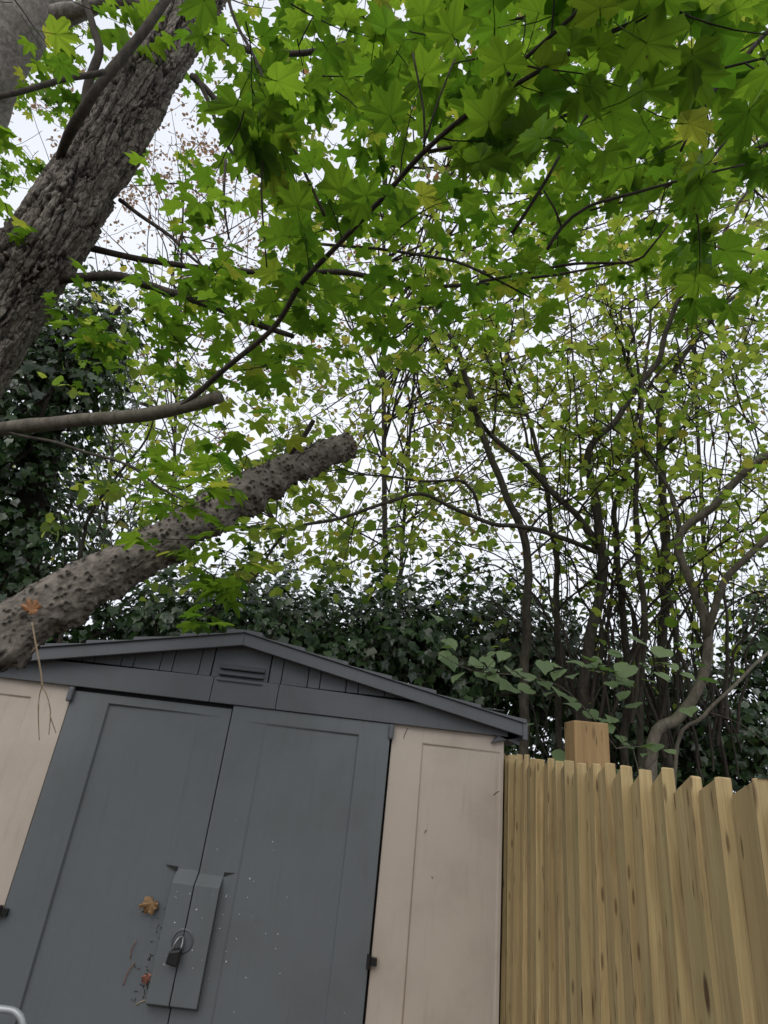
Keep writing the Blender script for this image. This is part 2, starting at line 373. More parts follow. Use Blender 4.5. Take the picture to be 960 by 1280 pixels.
class Leaves:
    def __init__(s): s.pos = []; s.bas = []; s.size = []
    def add(s, p, nrm, tip, size): s.pos.append(p); s.bas.append(leaf_basis(np.asarray(nrm, float), np.asarray(tip, float))); s.size.append(size)
    def emit(s, parent, kind, mkey, rg, n_parts=300, name='leaf', mass='leaf_mass', hi=None):
        if not s.pos: return
        P = np.array(s.pos); B = np.array(s.bas); S = np.array(s.size)
        px, py, d = proj(P)
        vis = (d > 0.2) & (px > -20) & (px < 980) & (py > -20) & (py < 1300)
        score = np.where(vis, S / np.maximum(d, .2), -1.0)
        order = np.argsort(-score); top = [i for i in order[:n_parts] if score[i] > 0]
        rest = np.setdiff1d(np.arange(len(P)), top)
        for i in top:
            o = bpy.data.objects.new(name, leaf_mesh(kind, rg.randrange(6), mkey)); COL.objects.link(o)
            child(o, parent)
            mt = Matrix.Identity(4)
            for r_ in range(3):
                for c_ in range(3): mt[r_][c_] = B[i][r_, c_] * S[i]
                mt[r_][3] = P[i][r_]
            o.matrix_basis = mt
        if len(rest):
            Vs, Fs, Ts, Ve = [], [], [], []; off = 0
            lo = hi or (kind + '_lo')
            var = np.array([rg.randrange(6) for _ in rest])
            for k in range(6):
                idx = rest[var == k]
                if not len(idx): continue
                V, F, ve = TPL[lo][k]
                W = np.einsum('nij,vj->nvi', B[idx], V) * S[idx][:, None, None] + P[idx][:, None, :]
                nv = len(V); Vs.append(W.reshape(-1, 3))
                Fs.append((F[None] + (np.arange(len(idx)) * nv)[:, None, None]).reshape(-1, 3) + off); off += nv * len(idx)
                Ts.append(np.repeat([rg.random() for _ in idx], nv)); Ve.append(np.tile(ve, len(idx)))
            me = mesh_np(mass, np.vstack(Vs), np.vstack(Fs)); smooth(me)
            a = me.attributes.new('tint', 'FLOAT', 'POINT'); a.data.foreach_set('value', np.concatenate(Ts).astype(np.float32))
            a = me.attributes.new('vein', 'FLOAT', 'POINT'); a.data.foreach_set('value', np.concatenate(Ve).astype(np.float32))
            o = link(mass, me, LM[mkey][1], parent); o['kind'] = 'stuff'

class Tubes:                                   # many thin stems joined into one part
    def __init__(s): s.V = []; s.F = []; s.n = 0
    def add(s, pts, rad, seg=5):
        V, F = tube_np(pts, rad, seg); s.V.append(V); s.F.append(F + s.n); s.n += len(V)
    def build(s, name, mat, parent, stuff=True):
        if not s.V: return None
        me = mesh_np(name, np.vstack(s.V), np.vstack(s.F)); smooth(me)
        o = link(name, me, mat, parent)
        if stuff: o['kind'] = 'stuff'
        return o
def wobble(P, amp, rg, freq=3.0):
    s = rg.uniform(0, 100); out_ = np.array(P, float)
    for i, p in enumerate(out_):
        q = Vector((p[0] * freq + s, p[1] * freq, p[2] * freq)); v = mnoise.noise_vector(q); k = min(1, i / 3)
        out_[i] += np.array(v) * amp * k
    return out_
def stem(name, pix, rad, mat, parent, rg, seg=12, amp=0.02, step=0.05, extra=None):
    """a limb through photo-measured points (px, py, depth) with radii in metres"""
    pts = [at(*p) for p in pix]
    if extra: pts = list(extra) + pts; 
    P, r = spline(pts, step, list(rad)); P = wobble(P, amp, rg)
    r = r * np.array([1 + .10 * mnoise.noise(Vector((p[0] * 9, p[1] * 9, p[2] * 9))) for p in P])
    V, F = tube_np(P, r, seg)
    F = F.tolist() + [list(range(seg))[::-1], [len(V) - seg + i for i in range(seg)]]
    me = mesh_np(name, V, F); smooth(me)
    return link(name, me, mat, parent), P, r

def rnd_unit(rg):
    v = np.array([rg.gauss(0, 1) for _ in range(3)]); return v / np.linalg.norm(v)
def twig_leaves(rg, tb, lv, p0, d0, length, r0, size, npairs, spread=0.5, flat=0.45, sag=0.25, petiole=0.5):
    """one leafy twig: a bending stem with opposite leaf pairs and an end leaf"""
    n = max(4, int(length / 0.05)); p = np.array(p0, float); d = np.array(d0, float); d /= np.linalg.norm(d)
    P = [p.copy()]
    for i in range(n):
        d = d + rnd_unit(rg) * 0.16 + np.array([0, 0, -sag * .08]); d /= np.linalg.norm(d); p = p + d * length / n; P.append(p.copy())
    P = np.array(P); tb.add(P, np.linspace(r0, r0 * .35, len(P)), 4)
    for k in range(npairs):
        t = 0.25 + 0.7 * (k + .5) / npairs; i = min(n - 1, int(t * n)); q = P[i]; dd = P[i + 1] - P[i]; dd /= np.linalg.norm(dd)
        side = np.cross(dd, [0, 0, 1]); side /= np.linalg.norm(side) + 1e-9
        if k % 2: side = side * .5 + np.array([0, 0, .6])
        for sg in (-1, 1):
            if rg.random() < .18: continue
            s = size * rg.uniform(.55, 1.15)
            tip = dd * .5 + side * sg * rg.uniform(.5, 1.1) + np.array([0, 0, -rg.uniform(.1, .8)]) + rnd_unit(rg) * .25
            tip /= np.linalg.norm(tip)
            nrm = np.array([0, 0, 1.0]) + rnd_unit(rg) * flat
            lv.add(q + tip * s * petiole, nrm, tip, s)
    tip = d + np.array([0, 0, -.4]); lv.add(P[-1] + d * size * .3, np.array([0, 0, 1.0]) + rnd_unit(rg) * flat, tip, size * rg.uniform(.7, 1.1))
    return P

# ------------------------------------------------------------------ ground
g = MB(); N = 24
for i in range(N + 1):
    for j in range(N + 1):
        x = -120 + 240 * i / N; y = -120 + 240 * j / N; g.v.append((x, y, 0.0))
for i in range(N):
    for j in range(N):
        a = i * (N + 1) + j; g.f.append((a, a + N + 1, a + N + 2, a + 1))
go = g.build('ground', M['ground']); go['kind'] = 'structure'

# ------------------------------------------------------------------ shed
SY = 2.62; CX = -0.555; XL, XR = -1.75, 0.64; SB = 4.45
shed = thing('garden_shed', 'grey and beige plastic garden shed with double doors and low gable roof', 'shed', (CX, SY, 0))
LZ0, LZ1 = 1.855, 1.962
# beige wall panels beside the doors: a board with a recessed field
def framed(name, x0, x1, z0, z1, yf, th, rec, mat, tilt=0.0, parent=shed):
    """sheet with a sunken field; rec = (x0, x1, z0, z1, depth at left, depth at right)"""
    a0, a1, c0, c1, dl, dr = rec; e = 0.006
    mb = MB()
    V = [(x0,yf,z0),(x1,yf,z0),(x1,yf,z1),(x0,yf,z1),
         (a0,yf,c0),(a1,yf,c0),(a1,yf,c1),(a0,yf,c1),
         (a0+e,yf+dl,c0+e),(a1-e,yf+dr,c0+e),(a1-e,yf+dr,c1-e*1.2),(a0+e,yf+dl,c1-e*1.2),
         (x0,yf+th,z0),(x1,yf+th,z0),(x1,yf+th,z1),(x0,yf+th,z1)]
    F = [(0,1,5,4),(1,2,6,5),(2,3,7,6),(3,0,4,7),(4,5,9,8),(5,6,10,9),(6,7,11,10),(7,4,8,11),(8,9,10,11),
         (0,12,13,1),(1,13,14,2),(2,14,15,3),(3,15,12,0),(15,14,13,12)]
    mb.add(V, F); return bev(mb.build(name, mat, parent), 0.0022, 2)
framed('wall_panel', 0.150, XR, 0.04, LZ0 + .003, SY + .004, 0.03, (0.283, XR - .012, 0.12, 1.792, .008, .004), M['beige'])
framed('wall_panel', XL, -1.262, 0.04, LZ0 + .003, SY + .004, 0.03, (XL + .012, -1.43, 0.12, 1.792, .004, .008), M['beige'])
# doors
dl = framed('door', -1.256, -0.558, 0.05, 1.838, SY - .004, 0.032, (-1.092, -0.688, 0.13, 1.803, .012, .003), M['grey'])
dr = framed('door', -0.553, 0.140, 0.05, 1.853, SY - .012, 0.032, (-0.402, 0.006, 0.13, 1.795, .003, .010), M['grey'])
# tapered pressing at the top inner corner of each field
for dd, x0, x1, z in ((dl, -.688, -.60, 1.800), (dr, -.49, -.402, 1.793)):
    mb = MB(); y = SY - (.004 if dd is dl else .012)
    xa, xb = (x0, x1) if dd is dl else (x1, x0)
    mb.add([(xa, y - .0015, z + .003), (xb, y - .0008, z + .001), (xa, y - .0008, z - .005), (xa, y + .002, z + .003), (xb, y + .002, z + .001), (xa, y + .002, z - .005)],
           [(0, 1, 2), (5, 4, 3), (0, 3, 4, 1), (1, 4, 5, 2), (2, 5, 3, 0)])
    mb.build('pressed_ridge', M['grey2'], dd)
def hinge(x, z, dd):
    mb = MB(); mb.tube([(x, SY - .018, z - .022), (x, SY - .018, z + .022)], .009, 10); mb.box(x - .004, x + .03, SY - .020, SY - .006, z - .012, z + .012)
    mb.build('hinge', M['black'], dd)
hinge(-1.263, 1.03, dl); hinge(.141, 1.013, dr)
for x, dd in ((-1.258, dl), (.143, dr)):        # rounded caps over the top pivots
    bev(MB().box(x - .012, x + .012, SY - .028, SY - .004, 1.79, 1.852).build('pivot_cover', M['grey2'], dd), .009, 4)
FB = 2.104                                     # underside of the verge board at the ridge
# lintel beam in three lengths
for x0, x1 in ((XL - .01, -.662), (-.660, -.372), (-.370, XR + .012)):
    pts_ = [(x0, LZ0), (x1, LZ0)]
    for xx in (x1, .307, 2 * CX - .307, x0):
        if x0 <= xx <= x1: pts_.append((xx, min(LZ1, FB + .014 - abs(xx - CX) * math.tan(R(10.9)))))
    bev(MB().prism_y(pts_, SY - .022, SY + .05).build('lintel', M['grey2'], shed), .003, 2)
# roof slope geometry
def roof_z(x, top): # top surface line
    return top - abs(x - CX) * math.tan(R(10.9))
EL, ER = XL - .075, XR + .075
# gable boards: alternating wide and narrow, each cut to the slope
xs = [CX + .13]; k = 0
while xs[-1] < XR: xs.append(xs[-1] + (.056 if k % 2 == 0 else .118)); k += 1
right = [(xs[i], min(xs[i + 1], XR)) for i in range(len(xs) - 1)]
left = [(2 * CX - b, 2 * CX - a) for a, b in right]
for a, b in right + left + [(CX - .128, CX + .128)]:
    za, zb = roof_z(a, FB) + .02, roof_z(b, FB) + .02
    zm = [(a, za), (b, zb)]
    if a < CX < b: zm = [(a, za), (CX, FB + .02), (b, zb)]
    if min(za, zb) < LZ1 + .004: zm = [(x, max(z, LZ1 + .004)) for x, z in zm]
    poly = [(a + .0016, LZ1 + .001), (b - .0016, LZ1 + .001)] + [(x - .0016 if x == b else x + (.0016 if x == a else 0), z) for x, z in zm[::-1]]
    bev(MB().prism_y(poly, SY - .006, SY + .02).build('gable_board', M['grey2'], shed), .0025, 2)
MB().prism_y([(XL + .005, 1.8), (XR - .005, 1.8), (XR - .005, roof_z(XR, FB)), (CX, FB), (XL + .005, roof_z(XL, FB))], SY + .022, SY + .03).build('gable_backing', M['dark'], shed)  # black sheet added so gaps above the doors look shaded
MB().box(XL + .03, XR - .03, SY + .052, SY + .062, 0.05, 1.87).build('inner_lining', M['dark'], shed)  # added black sheet, stands in for the unlit interior behind the door gaps
# vent with three louvres
vent = MB().box(-.652, -.438, SY - .009, SY - .004, 1.952, 2.036).build('vent', M['grey2'], shed); bev(vent, .002)
for i in range(3):
    z = 2.022 - i * .027
    mb = MB(); mb.add([(-.645, SY - .012, z), (-.445, SY - .012, z), (-.445, SY - .030, z - .017), (-.645, SY - .030, z - .017),
                       (-.645, SY - .006, z - .005), (-.445, SY - .006, z - .005), (-.445, SY - .027, z - .021), (-.645, SY - .027, z - .021)],
                      [(0, 1, 2, 3), (7, 6, 5, 4), (0, 4, 5, 1), (1, 5, 6, 2), (2, 6, 7, 3), (3, 7, 4, 0)])
    mb.build('louvre', M['grey2'], vent)
    MB().box(-.645, -.445, SY - .0105, SY - .0085, z - .024, z - .012).build('slot', M['dark'], vent)
# verge boards (front edge of the roof) and roof courses that overlap like tiles
VF = SY - .075
for sgn, xe in ((1, ER), (-1, EL)):
    x0 = CX
    poly = [(x0, FB), (xe, roof_z(xe, FB)), (xe, roof_z(xe, FB) + .054), (x0, FB + .054)]
    bev(MB().prism_y(poly, VF, VF + .022).build('verge_board', M['grey2'], shed), .003, 2)
    nco = 7; wdt = (abs(xe - x0) - .08) / (nco - 1)
    for c in range(nco):
        xa = x0 + sgn * (0 if c == 0 else .08 + (c - 1) * wdt); xb = x0 + sgn * (.08 + c * wdt)
        za, zb = roof_z(xa, FB) + .054, roof_z(xb, FB) + .054
        if c == 0: poly = [(xa, za), (xb, zb), (xb, zb + .022), (xa, za + .012)]
        else: poly = [(xa, za), (xb, zb), (xb, zb + .017), (xa, za + .003)]
        bev(MB().prism_y(poly, VF - .012, SB + .08).build('roof_course', M['grey2'], shed), .002, 1)
    bev(MB().prism_y([(xe - sgn * .014, roof_z(xe, FB) - .012), (xe + sgn * .006, roof_z(xe, FB) - .012), (xe + sgn * .006, roof_z(xe, FB) + .056), (xe - sgn * .014, roof_z(xe, FB) + .056)], VF - .006, SB + .06).build('gutter_edge', M['grey2'], shed), .003, 2)
# soffit under the eaves, back and side walls
for sgn, xw, xe in ((1, XR, ER), (-1, XL, EL)):
    z0 = roof_z(xw, FB)
    bev(MB().prism_y([(xw - sgn * .06, z0 - .05), (xe - sgn * .015, roof_z(xe, FB) - .004), (xe - sgn * .015, roof_z(xe, FB) - .03), (xw - sgn * .03, LZ0 + .003)], SY - .02, SB).build('eave', M['grey2'], shed), .002, 1)
    MB().box(min(xw, xw - sgn * .03), max(xw, xw - sgn * .03), SY + .035, SB, 0.03, LZ0 + .06).build('side_wall', M['beige'], shed)
MB().box(XL, XR, SB, SB + .03, 0.03, LZ0 + .06).build('back_wall', M['beige'], shed)
MB().box(XL, XR, SY + .0, SB, 0.002, 0.038).build('floor_tray', M['grey2'], shed)
# latch cover split by the door seam, with a round recess for the padlock
lx0, lx1, lz0, lz1 = -.642, -.457, .803, 1.235; seam = -.5555
for x0, x1, dd, nm in ((lx0, seam - .0018, dl, 'latch_cover'), (seam + .0018, lx1, dr, 'latch_cover')):
    yb = SY - .002; yf = SY - .047; mb = MB()
    inner = seam - .0018 if dd is dl else seam + .0018
    V = [(x0, yb, lz0 + .0), (x1, yb, lz0), (x1, yb, lz1), (x0, yb, lz1), (x0, yf, lz0 + .022), (x1, yf, lz0 + .022), (x1, yf, lz1 - .042), (x0, yf, lz1 - .042)]
    F = [(0, 3, 2, 1), (4, 5, 6, 7), (0, 1, 5, 4), (1, 2, 6, 5), (2, 3, 7, 6), (3, 0, 4, 7)]
    mb.add(V, F); lc = bev(mb.build(nm, M['grey'], dd), .0025, 2)
    mb = MB(); n = 20; cz = 1.016; rr = .040; ring = []
    for q in range(n + 1):
        a = math.pi * q / n + math.pi / 2; s = 1 if dd is dl else -1
        ring.append((inner + s * math.cos(a) * rr, cz + math.sin(a) * rr))
    V = [(x, yf - .0008, z) for x, z in ring] + [(inner + (x - inner) * .86, yf - .0045, cz + (z - cz) * .86) for x, z in ring] + [(inner + (x - inner) * .78, yf - .0012, cz + (z - cz) * .78) for x, z in ring]
    F = []
    for r_ in range(2):
        for q in range(n): F.append((r_*(n+1)+q, r_*(n+1)+q+1, (r_+1)*(n+1)+q+1, (r_+1)*(n+1)+q))
    F.append(tuple(range(2 * (n + 1), 3 * (n + 1))))
    mb.add(V, F); mb.build('lock_recess', M['grey2'], dd)
    xo = lx0 if dd is dl else lx1; s = -1 if dd is dl else 1      # pointed flange at the top corners
    MB().add([(xo, SY - .0135, lz1 + .004), (xo + s * .046, SY - .0132, lz1 + .006), (xo, SY - .0135, lz1 - .012), (xo, SY - .004, lz1 + .004), (xo + s * .046, SY - .004, lz1 + .006), (xo, SY - .004, lz1 - .012)],
             [(0, 1, 2), (5, 4, 3), (0, 3, 4, 1), (1, 4, 5, 2), (2, 5, 3, 0)]).build('latch_flange', M['dark'], dd)
# paint specks and fine scratches on the doors
rs = random.Random(5)
mb = MB()
def speck(x, y, z, r):
    n = 6; mb.add([(x, y - .0012, z)] + [(x + math.cos(q * 6.283 / n) * r * rs.uniform(.5, 1.3), y, z + math.sin(q * 6.283 / n) * r * rs.uniform(.5, 1.4)) for q in range(n)], [(0, 1 + q, 1 + (q + 1) % n) for q in range(n)])
for _ in range(30): speck(rs.gauss(-.44, .09), SY - .0135, rs.gauss(1.08, .09), rs.uniform(.0008, .0028))
for _ in range(14): speck(rs.uniform(lx0 + .02, lx1 - .01), SY - .0485 + .0, rs.choice([1.18, 1.0]) + rs.uniform(-.12, .008), rs.uniform(.0008, .0026))
for _ in range(9): speck(rs.uniform(-.5, .1), SY - .0135, rs.uniform(.8, 1.5), rs.uniform(.0008, .002))
sp = mb.build('paint_specks', M['speck'], dr); sp['kind'] = 'stuff'
mb = MB()
for x, z, L, a in ((.20, 1.80, .05, 1.3), (.47, 1.815, .03, .2), (.45, 1.80, .03, 1.9), (.60, 1.62, .05, .6), (.36, 1.3, .006, 0), (.32, 1.45, .02, 1.2)):
    P = [(x + math.cos(a) * L * t, SY + .002 if x < .28 else SY + .0065, z + math.sin(a) * L * t + .004 * math.sin(t * 5)) for t in np.linspace(0, 1, 6)]
    mb.tube(P, .0011, 4)
mb.build('scuff_marks', M['bark_limb'], shed)['kind'] = 'stuff'

# padlock (hangs on the latch)
pk = thing('padlock', 'small black padlock with steel shackle hanging on the shed latch', 'padlock', (-.566, SY - .075, .955))
mb = MB()
mb.add([(-.592, SY-.092, .955), (-.548, SY-.092, .948), (-.548, SY-.055, .948), (-.592, SY-.055, .955), (-.586, SY-.092, .994), (-.546, SY-.092, 1.002), (-.546, SY-.055, 1.002), (-.586, SY-.055, .994)],
       [(0,3,2,1),(4,5,6,7),(0,1,5,4),(1,2,6,5),(2,3,7,6),(3,0,4,7)])
bev(mb.build('lock_body', M['black'], pk), .006, 3)
P = [(-.579, SY-.074, .992), (-.575, SY-.074, 1.014), (-.566, SY-.066, 1.030), (-.556, SY-.058, 1.032), (-.551, SY-.062, 1.018), (-.550, SY-.072, .998)]
MB().tube(spline(P, .006), .0042, 8).build('shackle', M['steel'], pk, True)

# ------------------------------------------------------------------ fence on the right
fence = thing('picket_fence', 'new pale timber fence of upright overlapping boards beside the shed', 'fence', (.66, 1.6, 0))
rf = random.Random(11)
for i in range(-3, 24):
    yf_ = 2.655 - .0985 * i; yn = yf_ - .0985 + rf.uniform(.004, .011)
    top = 1.786 - .029 * (2.66 - yf_) + rf.uniform(-.006, .006)
    xf = .668; xn = .652 + rf.uniform(-.005, .003); lean = rf.uniform(-.006, .006); drop = rf.uniform(.026, .04)
    yk = yf_ - .082 + rf.uniform(-.01, .008)
    prof = [(yf_, top - drop), (yk, top), (yn, top - rf.uniform(0, .003))]
    V = []
    nz_ = 9
    for back in (0, 1):
        for k in range(nz_):
            for (yy, zt), xx in zip(prof, (xf, (xf + xn) / 2, xn)):
                t = k / (nz_ - 1); wv = .0035 * math.sin(t * 5 + i * 1.7) + lean * (t - 1)
                V.append(((.679 + wv * .5) if back else xx + wv, yy + wv * .5, .03 + (zt - .03) * t))
    F = []
    for back in (0, 1):
        for k in range(nz_ - 1):
            for c in range(2):
                a = back * nz_ * 3 + k * 3 + c; q = (a, a + 1, a + 4, a + 3); F.append(q if not back else q[::-1])
    h = nz_ * 3
    for k in range(nz_ - 1):
        F += [(k*3, k*3+3, k*3+3+h, k*3+h), (k*3+2, k*3+2+h, k*3+5+h, k*3+5)]
    tt = (nz_ - 1) * 3
    for c in range(2): F += [(tt + c, tt + c + 1, tt + c + 1 + h, tt + c + h), (c, c + h, c + 1 + h, c + 1)]
    mb = MB(); mb.add(V, F); o = bev(mb.build('board', M['fence'], fence), .002, 2)
for z in (.35, .95, 1.52):
    MB().box(.684, .722, .02, 2.6, z, z + .085).build('rail', M['fence'], fence)
pz = at(743, 903, 2.2)
def fpost(y0, h):
    mb = MB(); mb.add([(.726, y0, .005), (.845, y0, .005), (.845, y0 + .1, .005), (.726, y0 + .1, .005), (.726, y0, h), (.845, y0, h + .002), (.845, y0 + .1, h + .004), (.726, y0 + .1, h - .002)],
                      [(0,3,2,1),(4,5,6,7),(0,1,5,4),(1,2,6,5),(2,3,7,6),(3,0,4,7)])
    bev(mb.build('post', M['post'], fence), .004, 2)
_r = ray(743, 903); fpost(2.0, 1.7 + _r[2] / _r[1] * 2.0)
fpost(.25, 1.72)

# ------------------------------------------------------------------ trees: solid trunks with carved bark
def carved(name, P, rr, seg, mat, parent, disp, attr, sm=True):
    T, U, W = frames(P); a = np.linspace(0, 2 * np.pi, seg, endpoint=False); n = len(P)
    dirs = np.cos(a)[None, :, None] * U[:, None, :] + np.sin(a)[None, :, None] * W[:, None, :]
    base = P[:, None, :] + dirs * rr[:, None, None]
    L = np.concatenate([[0], np.cumsum(np.linalg.norm(np.diff(P, axis=0), axis=1))])
    dsp = np.zeros((n, seg)); gv = np.zeros((n, seg))
    ca, sa = np.cos(a), np.sin(a)
    for i in range(n):
        for j in range(seg):
            dsp[i, j], gv[i, j] = disp(ca[j], sa[j], L[i], rr[i], dirs[i, j])
    V = (base + dirs * dsp[..., None]).reshape(-1, 3)
    i, j = np.meshgrid(np.arange(n - 1), np.arange(seg), indexing='ij'); j2 = (j + 1) % seg
    F = np.stack([i*seg + j, i*seg + j2, (i+1)*seg + j2, (i+1)*seg + j], -1).reshape(-1, 4)
    me = mesh_np(name, V, F)
    if sm: smooth(me)
    at_ = me.attributes.new(attr, 'FLOAT', 'POINT'); at_.data.foreach_set('value', gv.ravel().astype(np.float32))
    return link(name, me, mat, parent)
def sstep(a, b, x):
    t = min(1, max(0, (x - a) / (b - a))); return t * t * (3 - 2 * t)
vor = mnoise.voronoi
def furrow(c, s, L, r, dr_):
    k = 16.0
    q = Vector((c * r * k, s * r * k, L * k * .155))
    wv = mnoise.noise_vector(q * .9); w2 = mnoise.noise_vector(Vector((c * r * 70, s * r * 70, L * 24)))
    q2 = q + wv * .8 + w2 * .20
    dist, pts = vor(q2); e = dist[1] - dist[0]
    wd = .05 + .13 * (.5 + .5 * mnoise.noise(q * .7))
    groove = 1 - sstep(.0, wd, e)
    pt = pts[0]; dq = q2 - pt
    tilt = dq.dot(Vector((math.sin(pt.x * 9), math.cos(pt.y * 7), 1.6 + math.sin(pt.z * 5)))) * .013
    lift = .014 * mnoise.cell(pt * 5.3)
    q3 = Vector((q.x * 2.2 + 3, q.y * 2.2, q.z * 3.0)) + wv * .9 + w2 * .6
    d2, p2 = vor(q3); dq3 = q3 - p2[0]
    g2 = 1 - sstep(.0, .10, d2[1] - d2[0]); fl = .004 * mnoise.cell(p2[0] * 3.1) + .005 * dq3.z
    fb = mnoise.fractal(Vector((c * r * 50, s * r * 50, L * 18)), .9, 2.0, 5)
    return -.026 * groove + (tilt + lift + fl) * (1 - groove) - .004 * g2 * (1 - groove) + .0045 * fb, min(1, groove * .95 + g2 * .3)
rt = random.Random(21)
maple = thing('maple_tree', 'tall maple with deeply furrowed grey trunk and broad green lobed leaves overhead', 'tree', (-2.76, 2.71, 0))
tp = spline([(-2.78, 2.72, -.02), (-2.50, 2.59, 1.75), tuple(at(-24, 430, 3.1)), tuple(at(59, 300, 3.25)), tuple(at(136, 180, 3.5)), tuple(at(237, 15, 4.0)), tuple(at(285, -60, 4.35)), tuple(at(350, -180, 5.0))], .0095)
Lx = np.concatenate([[0], np.cumsum(np.linalg.norm(np.diff(tp, axis=0), axis=1))])
rr = np.interp(Lx, [0, .5, 2.5, 4.3, 5.1, 6.5, Lx[-1]], [.33, .25, .205, .187, .178, .150, .13])
carved('trunk', tp, rr, 240, M['bark_furrow'], maple, furrow, 'groove')

lean = thing('leaning_dead_tree', 'leaning knobbly dead trunk with sawn-off end reaching over the shed roof', 'tree trunk', (-2.6, .45, 0))
pix = [(-40, 812, 1.80), (0, 795, 1.84), (60, 757, 1.92), (115, 724, 2.0), (185, 688, 2.12), (250, 647, 2.25), (310, 611, 2.38), (365, 584, 2.52), (437, 556, 2.70)]
lp = spline([(-2.7, .40, -.05), (-2.0, 1.12, .95)] + [tuple(at(*p)) for p in pix], .0042)
LL = np.concatenate([[0], np.cumsum(np.linalg.norm(np.diff(lp, axis=0), axis=1))]); Ltot = LL[-1]
lr = np.interp(LL / Ltot, [0, .3, .5, .62, .72, .85, .93, 1], [.15, .115, .100, .092, .082, .071, .064, .058])
rb = random.Random(4); bulges = []
for f, sx, rad, h in [(.545, -.9, .10, .035), (.60, -1.0, .07, .04), (.655, -.6, .05, .03), (.70, -.95, .075, .042), (.735, -1, .05, .03), (.79, -.7, .045, .02), (.835, -.95, .075, .04), (.87, -1, .085, .05), (.90, -.8, .05, .035), (.94, -.9, .06, .02), (.62, .2, .035, .02), (.75, .1, .03, .02), (.56, .3, .05, .02), (.87, -.2, .04, .025)]:
    bulges.append((f * Ltot, sx, rad, h))
def knobbly(c, s, L, r, dv):
    up = dv[2]; out_ = .007 * mnoise.fractal(Vector((c * r * 12, s * r * 12, L * 8)), 1, 2, 3) + .004 * mnoise.fractal(Vector((c * r * 50, s * r * 50, L * 50)), 1, 2, 3)
    side = math.copysign(1, dv[0] - dv[1]) * math.sqrt(max(0, 1 - min(1, up * up)))
    for bl, sx, rad, h in bulges:
        if abs(L - bl) < rad * 2.4:
            du = (up - sx) * r * 1.2; dd = math.hypot(L - bl, du); out_ += .95 * h * math.exp(-(dd / rad) ** 2 * 2.2)
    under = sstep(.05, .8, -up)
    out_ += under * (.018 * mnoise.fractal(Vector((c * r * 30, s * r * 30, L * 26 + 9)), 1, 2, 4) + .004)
    q = Vector((c * r * 60, s * r * 60, L * 52)); q += mnoise.noise_vector(q * .6) * .5; d, p = vor(q)
    pick = mnoise.cell(p[0] * 3.17) > -.45
    b = (1 - sstep(.22, .42, d[0])) if pick else 0.0
    q = Vector((c * r * 21 + 7, s * r * 21, L * 19)); d2, p2 = vor(q)
    b2 = (1 - sstep(.12, .30, d2[0])) if mnoise.cell(p2[0] * 2.3) > .55 else 0.0
    return out_ + .0075 * b + .012 * b2, min(1, b + b2 * .8 + under * .35 * max(0, mnoise.noise(Vector((c * r * 40, s * r * 40, L * 40))) + .3))  # dark buds, plus noise-broken shade painted along the underside
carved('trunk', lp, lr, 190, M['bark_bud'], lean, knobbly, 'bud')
# sawn end
T_ = lp[-1] - lp[-3]; T_ /= np.linalg.norm(T_); u_ = np.cross(T_, [0, 0, 1]); u_ /= np.linalg.norm(u_); v_ = np.cross(T_, u_)
mb = MB(); n = 28; rim = []
for q in range(n):
    a = q * 6.283 / n; r_ = .056 * (1 + rb.uniform(-.06, .08)); rim.append(lp[-1] + u_ * math.cos(a) * r_ + v_ * math.sin(a) * r_ + T_ * rb.uniform(-.004, .010))
rim2 = [p - T_ * .03 + (p - lp[-1]) * .06 for p in rim]
mb.add([lp[-1] + T_ * .008] + rim + rim2, [(0, 1 + q, 1 + (q + 1) % n) for q in range(n)] + [(1 + q, 1 + n + q, 1 + n + (q + 1) % n, 1 + (q + 1) % n) for q in range(n)])
mb.build('sawn_end', M['endgrain'], lean)
stem('branch_stub', [(362, 566, 2.50), (378, 548, 2.48), (392, 525, 2.46)], [.016, .012, .010], M['bark_limb'], lean, rb, 10, .003, .02)
for f0 in range(34):                            # fine dead shoots on the trunk
    i = int(len(lp) * rb.uniform(.5, .97)); p = lp[i]; d = rnd_unit(rb) * .5 + np.array([.2, -.3, .55]); d /= np.linalg.norm(d)
    p = p + d * lr[i] * .8; L = rb.uniform(.05, .2)
    P = [p + d * L * t + np.array([0, 0, -.15 * L * t * t]) + rnd_unit(rb) * .006 for t in np.linspace(0, 1, 6)]
    MB().tube(P, np.linspace(.0026, .001, 6), 5).build('shoot', M['bark_limb'], lean)
